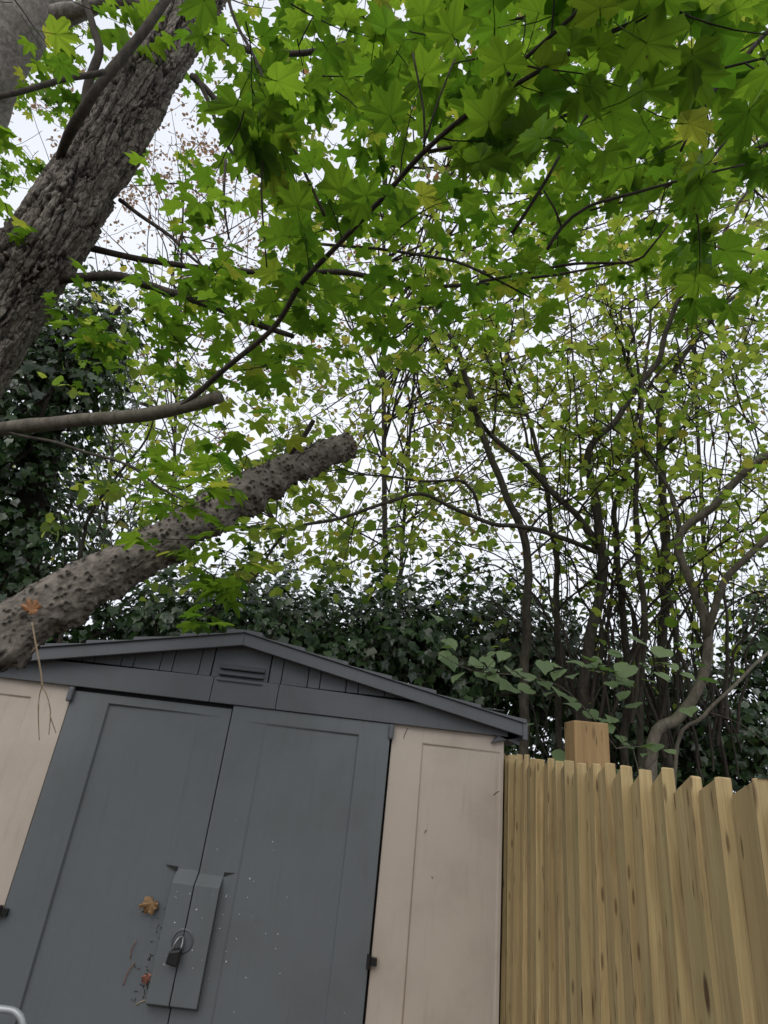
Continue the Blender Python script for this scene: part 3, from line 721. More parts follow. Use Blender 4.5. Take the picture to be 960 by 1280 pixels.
# ivy stem hanging from the trunk
P = [at(40, 778, 1.72), at(46, 812, 1.71), at(51, 840, 1.71), at(53, 860, 1.71)]
hang = thing('hanging_stem', 'pale dry climber stem hanging from the leaning trunk in front of the beige panel', 'stem', tuple(P[0]))
MB().tube(spline(P, .01), .0028, 6).build('main_strand', M['twig_pale'], hang, True)
for a, b, c in (((53, 858), (58, 868), (61, 877)), ((48, 806), (42, 812), (38, 818)), ((53, 858), (50, 866), (48, 880)), ((61, 877), (63, 893), (61, 918)), ((62, 893), (66, 905), (70, 916)), ((48, 878), (48, 900), (49, 925))):
    MB().tube(spline([at(*a, 1.71), at(*b, 1.712), at(*c, 1.715)], .008), np.linspace(.0022, .0012, len(spline([at(*a, 1.71), at(*b, 1.712), at(*c, 1.715)], .008))), 5).build('strand', M['twig_pale'], hang, True)
def crumpled(name, label, p, size, mat, seed, nrm=(0, -1, .2), parent=None):
    rg = random.Random(seed); V, F, ve = TPL['maple'][seed % 6]; V = V.copy()[:-9]; F = F[(F < len(V)).all(1)]
    rad = np.hypot(V[:, 0], V[:, 1]); V[:, 2] += rad ** 2 * 1.1; V[:, 2] += np.array([rg.uniform(-.14, .14) for _ in V]); V[:, :2] *= (1 - .5 * rad)[:, None]
    V[:, 2] -= V[:, 2].min()
    B = leaf_basis(np.array(nrm, float), np.array([rg.uniform(-.5, .5), .1, rg.choice([-1, 1])]))
    me = mesh_np(name, (V * size) @ B.T, F)
    o = link(name, me, mat); o.location = p; s = o.modifiers.new('thickness', 'SOLIDIFY'); s.thickness = .0012
    tag(o, label, 'leaf'); return o
p = at(38, 763, 1.70); crumpled('dry_leaf', 'curled orange dry leaf caught on the leaning trunk', tuple(p), .075, M['dryleaf'], 3, (.3, -1, .1))
crumpled('dry_leaf', 'crumpled brown and green dead leaf stuck on the left shed door', (-.707, SY - .006, 1.115), .095, M['dryleaf2'], 8, (0, -1, .1))
crumpled('dry_leaf', 'small red-brown leaf stuck beside the latch cover', (-.665, SY - .006, .893), .05, M['redleaf'], 16, (0, -1, 0))
for i, (a, b, r_, lab) in enumerate((((-.735, .99), (-.742, .935), .0016, 'thin curved brown twig stuck on the left door, upper of two'), ((-.722, .925), (-.745, .855), .0016, 'thin curved brown twig stuck on the left door, lower of two'),
                                ((-.642, .825), (-.685, .803), .0018, 'short pale forked twig at the bottom corner of the latch cover'))):
    P = spline([(a[0], SY - .0065, a[1]), ((a[0] + b[0]) / 2 - .006, SY - .0075, (a[1] + b[1]) / 2), (b[0], SY - .0065, b[1])], .008)
    o = MB().tube(P, r_, 5).build('twig', M['redleaf'] if i < 2 else M['twig_pale'], None, True); tag(o, lab, 'twig')
mb = MB(); rs = random.Random(9)
for _ in range(40):
    x = rs.gauss(-.665, .022); z = rs.uniform(.80, 1.10); a = rs.uniform(0, 3.14); L = rs.uniform(.004, .016)
    mb.tube([(x, SY - .0055, z), (x + math.cos(a) * L, SY - .007, z + math.sin(a) * L)], .0012, 4)
cd = mb.build('cobweb_debris', M['bark_limb']); cd['kind'] = 'stuff'; tag(cd, 'specks of dirt and cobweb debris beside the latch cover', 'debris')

# ------------------------------------------------------------------ maple limbs
MAT = M['bark_limb']
limbs = []
def L_(parent, pix, rad, mat=MAT, amp=.012, seg=10, nm='limb', rg=rt):
    o, P, r = stem(nm, pix, rad, mat, parent, rg, seg, amp, .04); limbs.append((P, r)); return P, r
c1, _ = L_(maple, [(-70, 555, 3.0), (0, 537, 2.75), (90, 527, 2.6), (180, 518, 2.5), (240, 507, 2.42), (276, 497, 2.38)], [.045, .034, .032, .030, .027, .026], M['bark_pale'], .006)
b1, r1 = L_(maple, [(228, 507, 2.42), (275, 465, 2.34), (342, 410, 2.22), (380, 350, 2.1), (430, 300, 1.96), (480, 245, 1.82), (535, 187, 1.68), (600, 132, 1.58), (715, 65, 1.5), (795, 27, 1.45), (900, -20, 1.4)], [.0125, .0112, .0105, .0095, .0088, .0082, .0078, .0068, .0058, .005, .004])
b1b, _ = L_(maple, [(600, 132, 1.58), (632, 97, 1.55), (690, 45, 1.5), (740, 0, 1.45), (800, -60, 1.4)], [.0065, .006, .0055, .005, .004])
b1c, _ = L_(maple, [(535, 190, 1.68), (630, 167, 1.68), (700, 145, 1.65), (780, 120, 1.62), (890, 92, 1.6), (1000, 60, 1.55)], [.006, .0055, .005, .0045, .004, .003])
b2, _ = L_(maple, [(50, 352, 3.25), (100, 346, 3.2), (150, 347, 3.1), (210, 367, 3.0), (275, 385, 2.9), (320, 405, 2.85), (367, 422, 2.8)], [.03, .027, .025, .022, .019, .016, .012])
b3, _ = L_(maple, [(70, 300, 3.4), (170, 322, 3.55), (250, 335, 3.6), (332, 342, 3.5), (430, 340, 3.4), (520, 357, 3.35), (600, 355, 3.3), (680, 345, 3.3), (800, 325, 3.3)], [.022, .019, .017, .017, .016, .013, .010, .008, .005])
b4, _ = L_(maple, [(400, 305, 3.0), (480, 313, 2.9), (560, 325, 2.85), (610, 345, 2.8), (665, 372, 2.8)], [.008, .0075, .007, .006, .004])
b5, _ = L_(maple, [(78, 215, 3.4), (76, 193, 3.22), (88, 163, 3.12), (108, 133, 3.08), (128, 103, 3.1), (157, 67, 3.2), (187, 29, 3.3), (206, 0, 3.4), (240, -60, 3.6)], [.02, .024, .027, .027, .026, .026, .026, .026, .025], M['bark_limb'], .006, 14)
b6, _ = L_(maple, [(106, 140, 3.15), (110, 105, 3.2), (124, 66, 3.25), (118, 40, 3.3), (108, 5, 3.4), (95, -40, 3.5)], [.026, .025, .024, .022, .02, .018])
b7, _ = L_(maple, [(130, 90, 3.0), (70, 103, 2.8), (0, 119, 2.6), (-60, 130, 2.5)], [.016, .014, .012, .010])
b8, _ = L_(maple, [(280, -20, 2.3), (300, 40, 2.2), (330, 95, 2.1), (345, 150, 2.05)], [.007, .006, .005, .003])
b9, _ = L_(maple, [(265, 50, 3.7), (330, 66, 3.3), (400, 62, 3.0), (465, 45, 2.8), (560, 30, 2.7), (660, 22, 2.6)], [.02, .018, .015, .012, .009, .006])
b10, _ = L_(maple, [(240, 95, 3.6), (300, 160, 3.5), (345, 215, 3.4), (385, 250, 3.3), (415, 275, 3.2)], [.02, .016, .013, .010, .006])
b11, _ = L_(maple, [(150, 250, 3.5), (200, 285, 3.4), (235, 318, 3.3), (262, 340, 3.2)], [.014, .011, .009, .006])
b12, _ = L_(maple, [(10, 540, 2.7), (90, 560, 2.55), (160, 580, 2.45), (205, 612, 2.35), (260, 640, 2.25)], [.0075, .007, .006, .005, .003], M['bark_grey'])
b13, _ = L_(maple, [(960, 180, 2.6), (880, 210, 2.7), (800, 245, 2.8), (730, 265, 2.9)], [.010, .008, .007, .005])
b14, _ = L_(maple, [(1000, -10, 1.8), (940, 60, 1.8), (880, 130, 1.8), (850, 190, 1.8)], [.008, .007, .006, .004])

for pix_, rad_ in (([(640, 292, 1.75), (664, 256, 1.72), (686, 221, 1.7), (700, 195, 1.7)], [.006, .0055, .005, .004]), ([(684, 312, 1.9), (702, 284, 1.88), (735, 257, 1.85), (800, 240, 1.85), (852, 226, 1.85), (930, 205, 1.85)], [.006, .0058, .0055, .005, .004, .003]),
                   ([(702, 284, 1.88), (694, 262, 1.87), (680, 238, 1.86)], [.004, .0035, .003]), ([(600, 352, 3.2), (660, 340, 2.9), (720, 330, 2.7), (790, 327, 2.6), (812, 310, 2.5), (835, 280, 2.45)], [.009, .008, .007, .006, .005, .004]),
                   ([(530, 190, 1.68), (530, 140, 1.66), (515, 65, 1.65)], [.004, .0035, .003]), ([(530, 180, 1.68), (550, 120, 1.66), (570, 72, 1.65)], [.0035, .003, .0025]), ([(742, 125, 1.72), (733, 145, 1.73), (720, 166, 1.74)], [.006, .006, .005]),
                   ([(880, 210, 1.8), (905, 180, 1.8), (935, 140, 1.8), (950, 110, 1.8)], [.005, .0045, .004, .003]), ([(365, 180, 2.2), (385, 225, 2.2), (405, 270, 2.2)], [.005, .006, .006]), ([(328, 190, 2.1), (328, 255, 2.1), (333, 335, 2.15)], [.003, .0035, .003]),
                   ([(282, 200, 3.0), (280, 250, 2.9), (287, 300, 2.9)], [.008, .007, .005]), ([(245, 95, 3.4), (262, 130, 3.3), (290, 190, 3.2), (340, 230, 3.1), (375, 245, 3.0)], [.014, .012, .010, .008, .006])):
    L_(maple, pix_, rad_, MAT, .006, 8, 'branch')
rl = random.Random(77)
lv = Leaves(); tb = Tubes()
def along(P, n, size, pairs=(1, 3), length=(.12, .3), t0=.1, t1=1.0, sag=.3, flat=.45):
    for k in range(n):
        t = t0 + (t1 - t0) * (k + rl.random()) / n; i = min(len(P) - 2, int(t * (len(P) - 1)))
        d = P[i + 1] - P[i]; d /= np.linalg.norm(d); s = rnd_unit(rl); s -= d * (s @ d); s /= np.linalg.norm(s)
        dd = d * .7 + s * .9 + np.array([0, 0, -.1])
        twig_leaves(rl, tb, lv, P[i], dd, rl.uniform(*length), .0028, size, rl.randint(*pairs), sag=sag, flat=flat)
along(b1, 11, .15, t0=.22); along(b1b, 7, .16); along(b1c, 9, .16); along(b4, 8, .145); along(b3, 11, .14, t0=.25)
along(b2, 6, .14, t0=.5); along(b8, 5, .15); along(b9, 10, .15); along(b10, 4, .13, t0=.3); along(b11, 3, .12, t0=.6); along(b13, 8, .15); along(b14, 6, .16); along(b7, 1, .13, t0=.85)
along(b12, 5, .09, t0=.55, length=(.08, .2))
def clump(px, py, d, size, n_twig, length=.32, pairs=(2, 4), sag=.3, flat=.45, lvs=None, tbs=None, rg=None):
    rg = rg or rl; p = at(px, py, d); ax = rnd_unit(rg); ax[2] = abs(ax[2]) * .2
    tw = lvs if lvs is not None else lv; tt = tbs if tbs is not None else tb
    for k in range(n_twig):
        a = rnd_unit(rg); a[2] *= .35; a = a + ax * .4
        twig_leaves(rg, tt, tw, p + rnd_unit(rg) * .08, a, length * rg.uniform(.6, 1.2), .003, size, rg.randint(*pairs), sag=sag, flat=flat)
# near canopy, thick at the top and thinning downwards
def field(n, x0, x1, y0, y1, d0, d1, size, dens, rg, **kw):
    for k in range(n):                         # evenly spread (low-discrepancy) clumps
        x = x0 + (x1 - x0) * ((.5 + k * .7548776662) % 1); y = y0 + (y1 - y0) * ((.5 + k * .5698402910) % 1)
        if rg.random() > dens(x, y): continue
        clump(x, y, rg.uniform(d0, d1), size * rg.uniform(.8, 1.2), rg.randint(1, 2), rg=rg, **kw)
def hole(x, y, cx, cy, rx, ry): return ((x - cx) / rx) ** 2 + ((y - cy) / ry) ** 2 < 1
def dens_near(x, y):
    if hole(x, y, 235, 240, 75, 120) or hole(x, y, 330, 250, 70, 60): return 0
    if x < 250: return .12 if not (x < 235 - (y) * .48 + 20) else 0.0
    return 1.0 if y < 200 else .55
field(54, 270, 1000, -50, 330, 1.7, 2.7, .15, dens_near, rl, length=.3)
def on_trunk(x, y, m): return abs((x - 222) * .897 + y * .442) < m
def dens_mid(x, y):
    if on_trunk(x, y, 105): return 0
    if hole(x, y, 225, 230, 60, 110) or hole(x, y, 340, 240, 70, 60): return .08
    if hole(x, y, 430, 215, 45, 50): return .1
    lim = 470 - 130 * max(0, (x - 600) / 360)
    if y > lim: return 0.05
    return 1.0 if y < 330 else .6
field(160, -20, 1000, -40, 480, 2.7, 4.8, .15, dens_mid, rl, length=.4, pairs=(2, 4))
for x, y, d, s, n in [(25, 215, 2.9, .13, 1), (8, 235, 2.8, .13, 2), (12, 20, 2.2, .14, 1), (270, 765, 1.85, .10, 1), (262, 722, 1.9, .10, 1), (330, 665, 1.95, .1, 1), (235, 660, 1.95, .11, 2), (240, 620, 2.0, .10, 1),
                      (290, 525, 2.3, .12, 1), (150, 440, 3.0, .1, 2), (100, 400, 3.2, .1, 2), (70, 440, 3.2, .1, 2), (180, 400, 3.2, .1, 2), (210, 450, 3.1, .1, 2), (130, 480, 3.3, .1, 2), (330, 470, 2.6, .1, 2), (420, 440, 2.8, .1, 2), (250, 400, 2.9, .11, 2), (300, 440, 2.9, .1, 2)]:
    clump(x, y, d, s, n, .16, (1, 2))
for x, y, d, s, n in [(215, 335, 2.7, .14, 2), (250, 375, 2.6, .14, 2), (285, 355, 2.6, .14, 2), (320, 380, 2.5, .14, 2), (265, 310, 2.8, .13, 1), (350, 365, 2.6, .14, 2), (390, 290, 2.4, .14, 2), (300, 420, 2.6, .13, 1), (400, 400, 2.7, .14, 2),
                      (430, 345, 2.6, .14, 1), (240, 425, 2.9, .13, 2), (190, 420, 3.0, .13, 2), (150, 395, 3.1, .13, 2), (110, 385, 3.1, .12, 2), (85, 410, 3.1, .12, 2), (160, 450, 3.1, .12, 2), (210, 470, 3.0, .12, 2), (285, 510, 2.3, .15, 1), (310, 475, 2.4, .13, 1), (370, 440, 2.6, .13, 2),
                      (215, 590, 2.0, .12, 1), (240, 630, 1.95, .12, 2), (215, 650, 1.95, .12, 1), (265, 665, 1.95, .12, 1), (285, 700, 1.9, .12, 1), (320, 700, 1.95, .11, 1), (265, 735, 1.88, .13, 1), (200, 255, 3.0, .12, 1), (250, 250, 2.9, .12, 1), (455, 395, 2.8, .13, 2), (500, 370, 2.8, .13, 1), (530, 400, 2.8, .13, 1), (310, 205, 2.4, .14, 1), (270, 170, 2.5, .13, 1)]:
    clump(x, y, d, s, n, .18, (1, 3))
tb.build('twigs', M['twig'], maple)
lv.emit(maple, 'maple', 'maple', rl, 300)

# ------------------------------------------------------------------ smooth grey tree top left
gt = thing('smooth_bark_tree', 'pale smooth-barked tree at the upper left behind the furrowed trunk', 'tree', (-4.0, 2.4, 0))
rg_ = random.Random(31)
P0 = at(-60, 190, 4.2); P1 = at(20, 55, 4.5); P2 = at(70, -40, 4.9)
stem('trunk', [(-75, 170, 4.2), (-25, 88, 4.35), (18, 28, 4.5), (56, -30, 4.75), (95, -120, 5.2)], [.36, .31, .27, .25, .24, .22, .20], M['bark_smooth'], gt, rg_, 28, .01, .06, extra=[np.array([-4.0, 2.4, 0.0]), np.array([-3.95, 2.45, 2.0])])
stem('limb', [(70, 22, 4.3), (100, 14, 4.25), (140, 3, 4.2), (190, 6, 4.1), (240, 20, 4.0)], [.08, .06, .045, .04, .03], M['bark_smooth'], gt, rg_, 12, .01)
gl = Leaves(); gtb = Tubes()
for _ in range(26):
    x, y = rg_.uniform(60, 330), rg_.uniform(-60, 200)
    clump(x, y, rg_.uniform(5.0, 6.5), .12, 2, .45, (2, 4), lvs=gl, tbs=gtb, rg=rg_)
for x, y in ((-5, 150), (20, 165), (45, 130), (10, 200), (30, 230), (-10, 250), (60, 110), (70, 150), (0, 290), (35, 190), (85, 75), (15, 120)):
    clump(x, y, rg_.uniform(4.9, 6.0), .135, 2, .4, (2, 4), lvs=gl, tbs=gtb, rg=rg_)
gtb.build('twigs', M['twig'], gt); gl.emit(gt, 'maple', 'maple', rg_, 200)

# ------------------------------------------------------------------ multi-stem trees behind the fence
def base_of(px, py, d): p = at(px, py, d); return (p[0], p[1], 0)
rc = random.Random(55)
cop = thing('coppiced_tree', 'slender many-stemmed tree rising behind the fence post with small rounded leaves', 'tree', base_of(745, 900, 5.0))
cb = np.array(base_of(745, 900, 5.0))
cst = []
def S_(parent, pix, rad, gb=None, amp=.03, mat='bark_grey', seg=10, nm='stem'):
    ex = None; rad = [q * (.62 if parent.name.startswith('copp') else .66) for q in rad]
    if gb is not None: ex = [np.array(gb)]; rad = [rad[0] * 1.15] + rad
    o, P, r = stem(nm, pix, rad, M[mat], parent, rc, seg, amp, .07, extra=ex); cst.append((P, r)); return P
s_ = []
def gnd(px, py, d): p = at(px, py, d); return (p[0], p[1], 0)
s_.append(S_(cop, [(657, 890, 5.0), (660, 750, 5.2), (655, 672, 5.3), (625, 600, 5.4), (595, 520, 5.6), (572, 435, 5.8), (550, 400, 5.9), (520, 330, 6.2)], [.07, .065, .062, .055, .05, .045, .03, .02], gnd(657, 890, 5.0)))
s_.append(S_(cop, [(730, 900, 5.0), (737, 800, 5.1), (750, 740, 5.2), (750, 670, 5.3), (740, 615, 5.4), (737, 565, 5.5), (770, 525, 5.6), (810, 465, 5.7), (825, 445, 5.75), (845, 380, 5.9), (890, 335, 6.0), (915, 270, 6.3), (950, 215, 6.6)], [.085, .08, .075, .068, .06, .056, .052, .048, .045, .04, .034, .026, .018], gnd(732, 900, 5.0)))
s_.append(S_(cop, [(745, 685, 5.3), (725, 650, 5.3), (690, 615, 5.4), (645, 570, 5.5), (600, 525, 5.7), (575, 490, 5.9), (540, 430, 6.2)], [.05, .05, .045, .042, .036, .03, .015]))
s_.append(S_(cop, [(780, 950, 5.2), (785, 850, 5.3), (775, 740, 5.4), (770, 640, 5.5), (790, 560, 5.7), (800, 480, 6.0), (785, 380, 6.4)], [.06, .055, .05, .042, .035, .028, .016], gnd(780, 950, 5.2), .03))
s_.append(S_(cop, [(830, 930, 5.4), (830, 815, 5.5), (832, 750, 5.6), (832, 670, 5.7), (826, 600, 5.8), (825, 500, 6.0), (850, 455, 6.1), (875, 415, 6.2), (900, 385, 6.3), (960, 345, 6.5)], [.08, .075, .072, .07, .066, .055, .05, .045, .04, .03], gnd(830, 930, 5.4)))
s_.append(S_(cop, [(700, 930, 5.6), (697, 800, 5.7), (695, 700, 5.8), (680, 600, 6.0), (655, 500, 6.3), (630, 430, 6.6)], [.055, .05, .045, .04, .03, .015], gnd(700, 930, 5.6), .03))
s_.append(S_(cop, [(800, 930, 4.9), (806, 800, 5.0), (800, 700, 5.1), (795, 620, 5.2), (800, 520, 5.5), (812, 400, 6.0), (800, 300, 6.4)], [.05, .046, .042, .038, .03, .022, .012], gnd(800, 930, 4.9), .03))
s_.append(S_(cop, [(660, 560, 5.6), (650, 520, 5.7), (635, 480, 5.9), (630, 440, 6.1)], [.022, .018, .014, .008]))
# branches going left over the shed
s_.append(S_(cop, [(745, 690, 5.2), (690, 668, 5.0), (645, 657, 4.9), (615, 655, 4.8), (570, 637, 4.7), (525, 617, 4.6), (480, 630, 4.5), (415, 650, 4.4), (370, 660, 4.3), (340, 685, 4.2), (320, 720, 4.1), (285, 740, 4.0)], [.04, .036, .033, .03, .027, .025, .023, .021, .019, .017, .012, .006], None, .01))
s_.append(S_(cop, [(600, 645, 4.8), (592, 615, 4.8), (580, 602, 4.8), (530, 602, 4.75), (480, 595, 4.7), (440, 590, 4.6), (400, 570, 4.6)], [.022, .022, .02, .018, .015, .011, .006], None, .01))
s_.append(S_(cop, [(340, 685, 4.2), (355, 660, 4.15), (330, 640, 4.1), (310, 630, 4.1)], [.010, .009, .007, .004], None, .01))
s_.append(S_(cop, [(690, 215, 6.2), (705, 320, 6.0), (713, 400, 5.8), (717, 480, 5.6), (724, 560, 5.4), (728, 625, 5.3)], [.010, .014, .015, .016, .017, .018], None, .02))
hz = Leaves(); htb = Tubes()
def twigs_from(Plist, n, size, lvs, tbs, length=(.3, .8), pairs=(2, 4), t0=.35, r0=.006, up=.25, sub=2):
    for P in Plist:
        for k in range(n):
            t = rc.uniform(t0, 1); i = min(len(P) - 2, int(t * (len(P) - 1))); d = P[i + 1] - P[i]; d /= np.linalg.norm(d)
            s = rnd_unit(rc); s -= d * (s @ d); dd = d * .6 + s + np.array([0, 0, up])
            Q = twig_leaves(rc, tbs, lvs, P[i], dd, rc.uniform(*length), r0, size, rc.randint(*pairs), flat=.8)
            for q in range(sub):
                j = rc.randrange(len(Q) // 3, len(Q)); twig_leaves(rc, tbs, lvs, Q[j], rnd_unit(rc) + dd * .5, rc.uniform(*length) * .6, r0 * .6, size, rc.randint(*pairs), flat=.8)
twigs_from(s_, 7, .105, hz, htb, t0=.5)
twigs_from(s_[:8], 5, .10, hz, htb, length=(.9, 2.0), pairs=(3, 5), t0=.45, r0=.013, up=.35, sub=4)
# hanging leafy sprays in the middle
for _ in range(135):
    x = rc.uniform(360, 960); y = rc.uniform(290, 735)
    if y > 640 and x > 620: continue
    clump(x, y, rc.uniform(4.4, 6.6), .115, rc.randint(1, 2), .5, (2, 4), flat=.9, lvs=hz, tbs=htb, rg=rc)
for _ in range(62):
    x = rc.uniform(560, 990); y = rc.uniform(180, 480)
    clump(x, y, rc.uniform(4.8, 7.5), .11, 2, .55, (2, 4), flat=.9, lvs=hz, tbs=htb, rg=rc)
for _ in range(75):                              # lacy screen of leaves left of centre
    clump(rc.uniform(130, 470), rc.uniform(300, 735), rc.uniform(4.4, 6.8), .115, rc.randint(1, 2), .5, (2, 4), flat=.9, lvs=hz, tbs=htb, rg=rc)
for k in range(70):                             # thin arching stems fanning out of the thicket
    x0 = rc.uniform(660, 930); d = rc.uniform(4.6, 6.4); a = at(x0, rc.uniform(880, 985), d); sd_ = rc.choice([-1, 1]); h = rc.uniform(1.2, 3.2)
    dx = sd_ * rc.uniform(.1, 1.3); b = a + np.array([dx * .35, rc.gauss(0, .25), h * .6]); c = a + np.array([dx, rc.gauss(0, .35), h * rc.uniform(.85, 1.0)]); e = c + np.array([dx * .5, 0, -h * rc.uniform(-.1, .2)])
    Q = wobble(spline([a, b, c, e], .09), .06, rc); r0 = rc.uniform(.006, .020); htb.add(Q, np.linspace(r0, r0 * .3, len(Q)), 5)
    for _ in range(rc.randint(1, 4)):
        j = rc.randrange(len(Q) // 2, len(Q)); twig_leaves(rc, htb, hz, Q[j], rnd_unit(rc) + np.array([0, 0, .3]), rc.uniform(.25, .6), r0 * .4, .10, rc.randint(1, 4), flat=.9)
# fine bare twigs and hanging vines among the stems
for _ in range(24):
    x = rc.gauss(790, 75); y0 = rc.uniform(420, 650); y1 = y0 + rc.uniform(150, 380); d = rc.uniform(4.8, 6.2)
    P = [at(x, y0, d), at(x + rc.gauss(0, 8), (y0 + y1) / 2, d), at(x + rc.gauss(0, 12), min(y1, 960), d)]
    htb.add(wobble(spline(P, .1), .04, rc), rc.uniform(.002, .007), 4)
for _ in range(420):
    x, y, d = rc.uniform(330, 980), rc.uniform(380, 900), rc.uniform(4.8, 7); p = at(x, y, d); q = rnd_unit(rc) * rc.uniform(.3, .8); q[1] *= .4
    htb.add(wobble(spline([p, p + q * .5 + rnd_unit(rc) * .05, p + q], .06), .03, rc), np.linspace(.005, .002, len(spline([p, p + q * .5, p + q], .06)) )[0] * rc.uniform(.35, .9), 4)
htb.build('twigs', M['twig'], cop); hz.emit(cop, 'hazel', 'hazel', rc, 300)

rh = random.Random(91)
hs = thing('hazel_sapling', 'sapling with round yellow-green leaves hanging above the leaning trunk at left', 'sapling', gnd(110, 800, 3.7))
hl = Leaves(); hb = Tubes()
hp = [S_(hs, [(95, 720, 3.75), (110, 650, 3.8), (150, 590, 3.8), (185, 545, 3.8), (200, 480, 3.9)], [.02, .018, .014, .010, .005], gnd(110, 800, 3.7), .02)]
for x, y in ((70, 590), (100, 600), (75, 640), (110, 625), (140, 610), (150, 650), (180, 600), (200, 640), (120, 670), (215, 575), (60, 660), (170, 690), (230, 610), (130, 565), (190, 560)):
    p = at(x, y, rh.uniform(3.6, 3.9)); q = hp[0][int(len(hp[0]) * rh.uniform(.45, .95))]
    hb.add(wobble(spline([q, (p + q) / 2 + np.array([0, 0, .08]), p], .05), .02, rh), .003, 4)
    twig_leaves(rh, hb, hl, p, rnd_unit(rh) + np.array([0, 0, -.4]), .22, .0025, .095, rh.randint(2, 3), flat=1.0)
hb.build('twigs', M['twig'], hs); hl.emit(hs, 'hazel', 'hazel', rh, 300)

fork = thing('forked_tree', 'pale forked tree with curving limbs behind the right end of the fence', 'tree', base_of(815, 985, 4.3))
f_ = []
f_.append(S_(fork, [(815, 957, 4.3), (850, 895, 4.4), (880, 850, 4.45), (886, 790, 4.5), (865, 730, 4.55), (850, 670, 4.6), (890, 635, 4.5), (930, 590, 4.4), (965, 568, 4.3), (1040, 540, 4.2)], [.066, .062, .058, .055, .05, .047, .045, .044, .042, .036], gnd(808, 985, 4.3), .03, 'bark_pale'))
f_.append(S_(fork, [(882, 800, 4.5), (892, 760, 4.45), (910, 720, 4.4), (935, 695, 4.35), (970, 665, 4.3), (1040, 610, 4.2)], [.044, .042, .04, .038, .035, .03], None, .02, 'bark_pale'))
f_.append(S_(fork, [(850, 670, 4.6), (845, 640, 4.7), (830, 600, 4.9), (800, 560, 5.1), (740, 520, 5.3)], [.035, .03, .025, .02, .012], None, .02, 'bark_grey'))
fl = Leaves(); ftb = Tubes(); twigs_from(f_, 8, .09, fl, ftb, t0=.5)
for _ in range(36):
    x, y = rc.uniform(850, 1010), rc.uniform(380, 760); clump(x, y, rc.uniform(4.2, 6), .085, 2, .4, (2, 3), flat=.9, lvs=fl, tbs=ftb, rg=rc)
ftb.build('twigs', M['twig'], fork); fl.emit(fork, 'hazel', 'hazel', rc, 160)

sap = thing('leaning_sapling', 'thin bare sapling leaning right across the forked tree above the fence', 'sapling', base_of(835, 990, 3.5))
S_(sap, [(843, 965, 3.5), (880, 895, 3.55), (920, 855, 3.6), (965, 812, 3.7), (1040, 760, 3.9)], [.018, .017, .016, .014, .010], gnd(830, 995, 3.5), .008, 'bark_pale', 8)
S_(sap, [(885, 890, 3.55), (925, 905, 3.5), (965, 935, 3.4)], [.007, .006, .005], None, .008, 'bark_grey', 6, 'side_shoot')

rsd = random.Random(8)
spr = thing('leafy_shoot', 'low leafy shoot with broad pale green leaves reaching over fence and shed corner', 'plant', base_of(790, 960, 3.4))
P = S_(spr, [(800, 970, 3.3), (770, 935, 3.3), (735, 890, 3.3), (700, 858, 3.25), (650, 845, 3.2), (590, 838, 3.15), (545, 815, 3.1)], [.006, .006, .0055, .005, .0045, .004, .003], gnd(815, 985, 3.3), .008, 'bark_pale', 6)
P2 = S_(spr, [(735, 890, 3.3), (760, 850, 3.35), (800, 835, 3.4), (850, 830, 3.5)], [.005, .004, .004, .003], None, .008, 'bark_grey', 6)
sl = Leaves(); stb = Tubes()
for x, y, s in [(640, 858, .12), (668, 850, .10), (700, 838, .09), (715, 826, .09), (735, 824, .08), (680, 828, .09), (785, 832, .12), (735, 890, .09), (755, 905, .09), (640, 838, .1), (600, 828, .1), (560, 822, .1), (830, 812, .11), (825, 842, .08), (880, 850, .1), (800, 800, .1), (660, 905, .09), (720, 920, .1), (545, 770, .07), (705, 945, .1), (745, 727, .1), (690, 865, .08), (620, 845, .1), (575, 842, .08), (860, 885, .09), (480, 785, .07), (780, 865, .08), (760, 838, .1)]:
    p = at(x, y, rsd.uniform(3.0, 3.4)); sl.add(p, np.array([0, -.35, 1.0]) + rnd_unit(rsd) * .5, np.array([rsd.uniform(-1, .4), -.5, -.3]), s * 1.3)
    stb.add(spline([p, p + np.array([.03, .03, -.02]), p + np.array([.09, .05, -.05])], .03), .0018, 4)
for _ in range(46):
    i = rsd.randrange(len(P) // 3, len(P)); p = P[i] + np.array([rsd.gauss(0, .12), rsd.gauss(0, .12), rsd.uniform(-.06, .16)])
    sl.add(p, np.array([0, -.3, 1.0]) + rnd_unit(rsd) * .45, np.array([rsd.uniform(-1, .4), -.5, -.25]), rsd.uniform(.07, .13)); stb.add(spline([p, (p + P[i]) / 2 + np.array([0, 0, .01]), P[i]], .03), .0016, 4)
for _ in range(16):
    i = rsd.randrange(2, len(P2)); p = P2[i] + np.array([rsd.gauss(0, .1), rsd.gauss(0, .1), rsd.uniform(-.06, .12)])
    sl.add(p, np.array([0, -.3, 1.0]) + rnd_unit(rsd) * .45, np.array([rsd.uniform(-.4, 1), -.5, -.25]), rsd.uniform(.07, .12)); stb.add(spline([p, (p + P2[i]) / 2 + np.array([0, 0, .01]), P2[i]], .03), .0016, 4)
stb.build('leaf_stalks', M['twig'], spr); sl.emit(spr, 'hazel', 'shoot', rsd, 300)

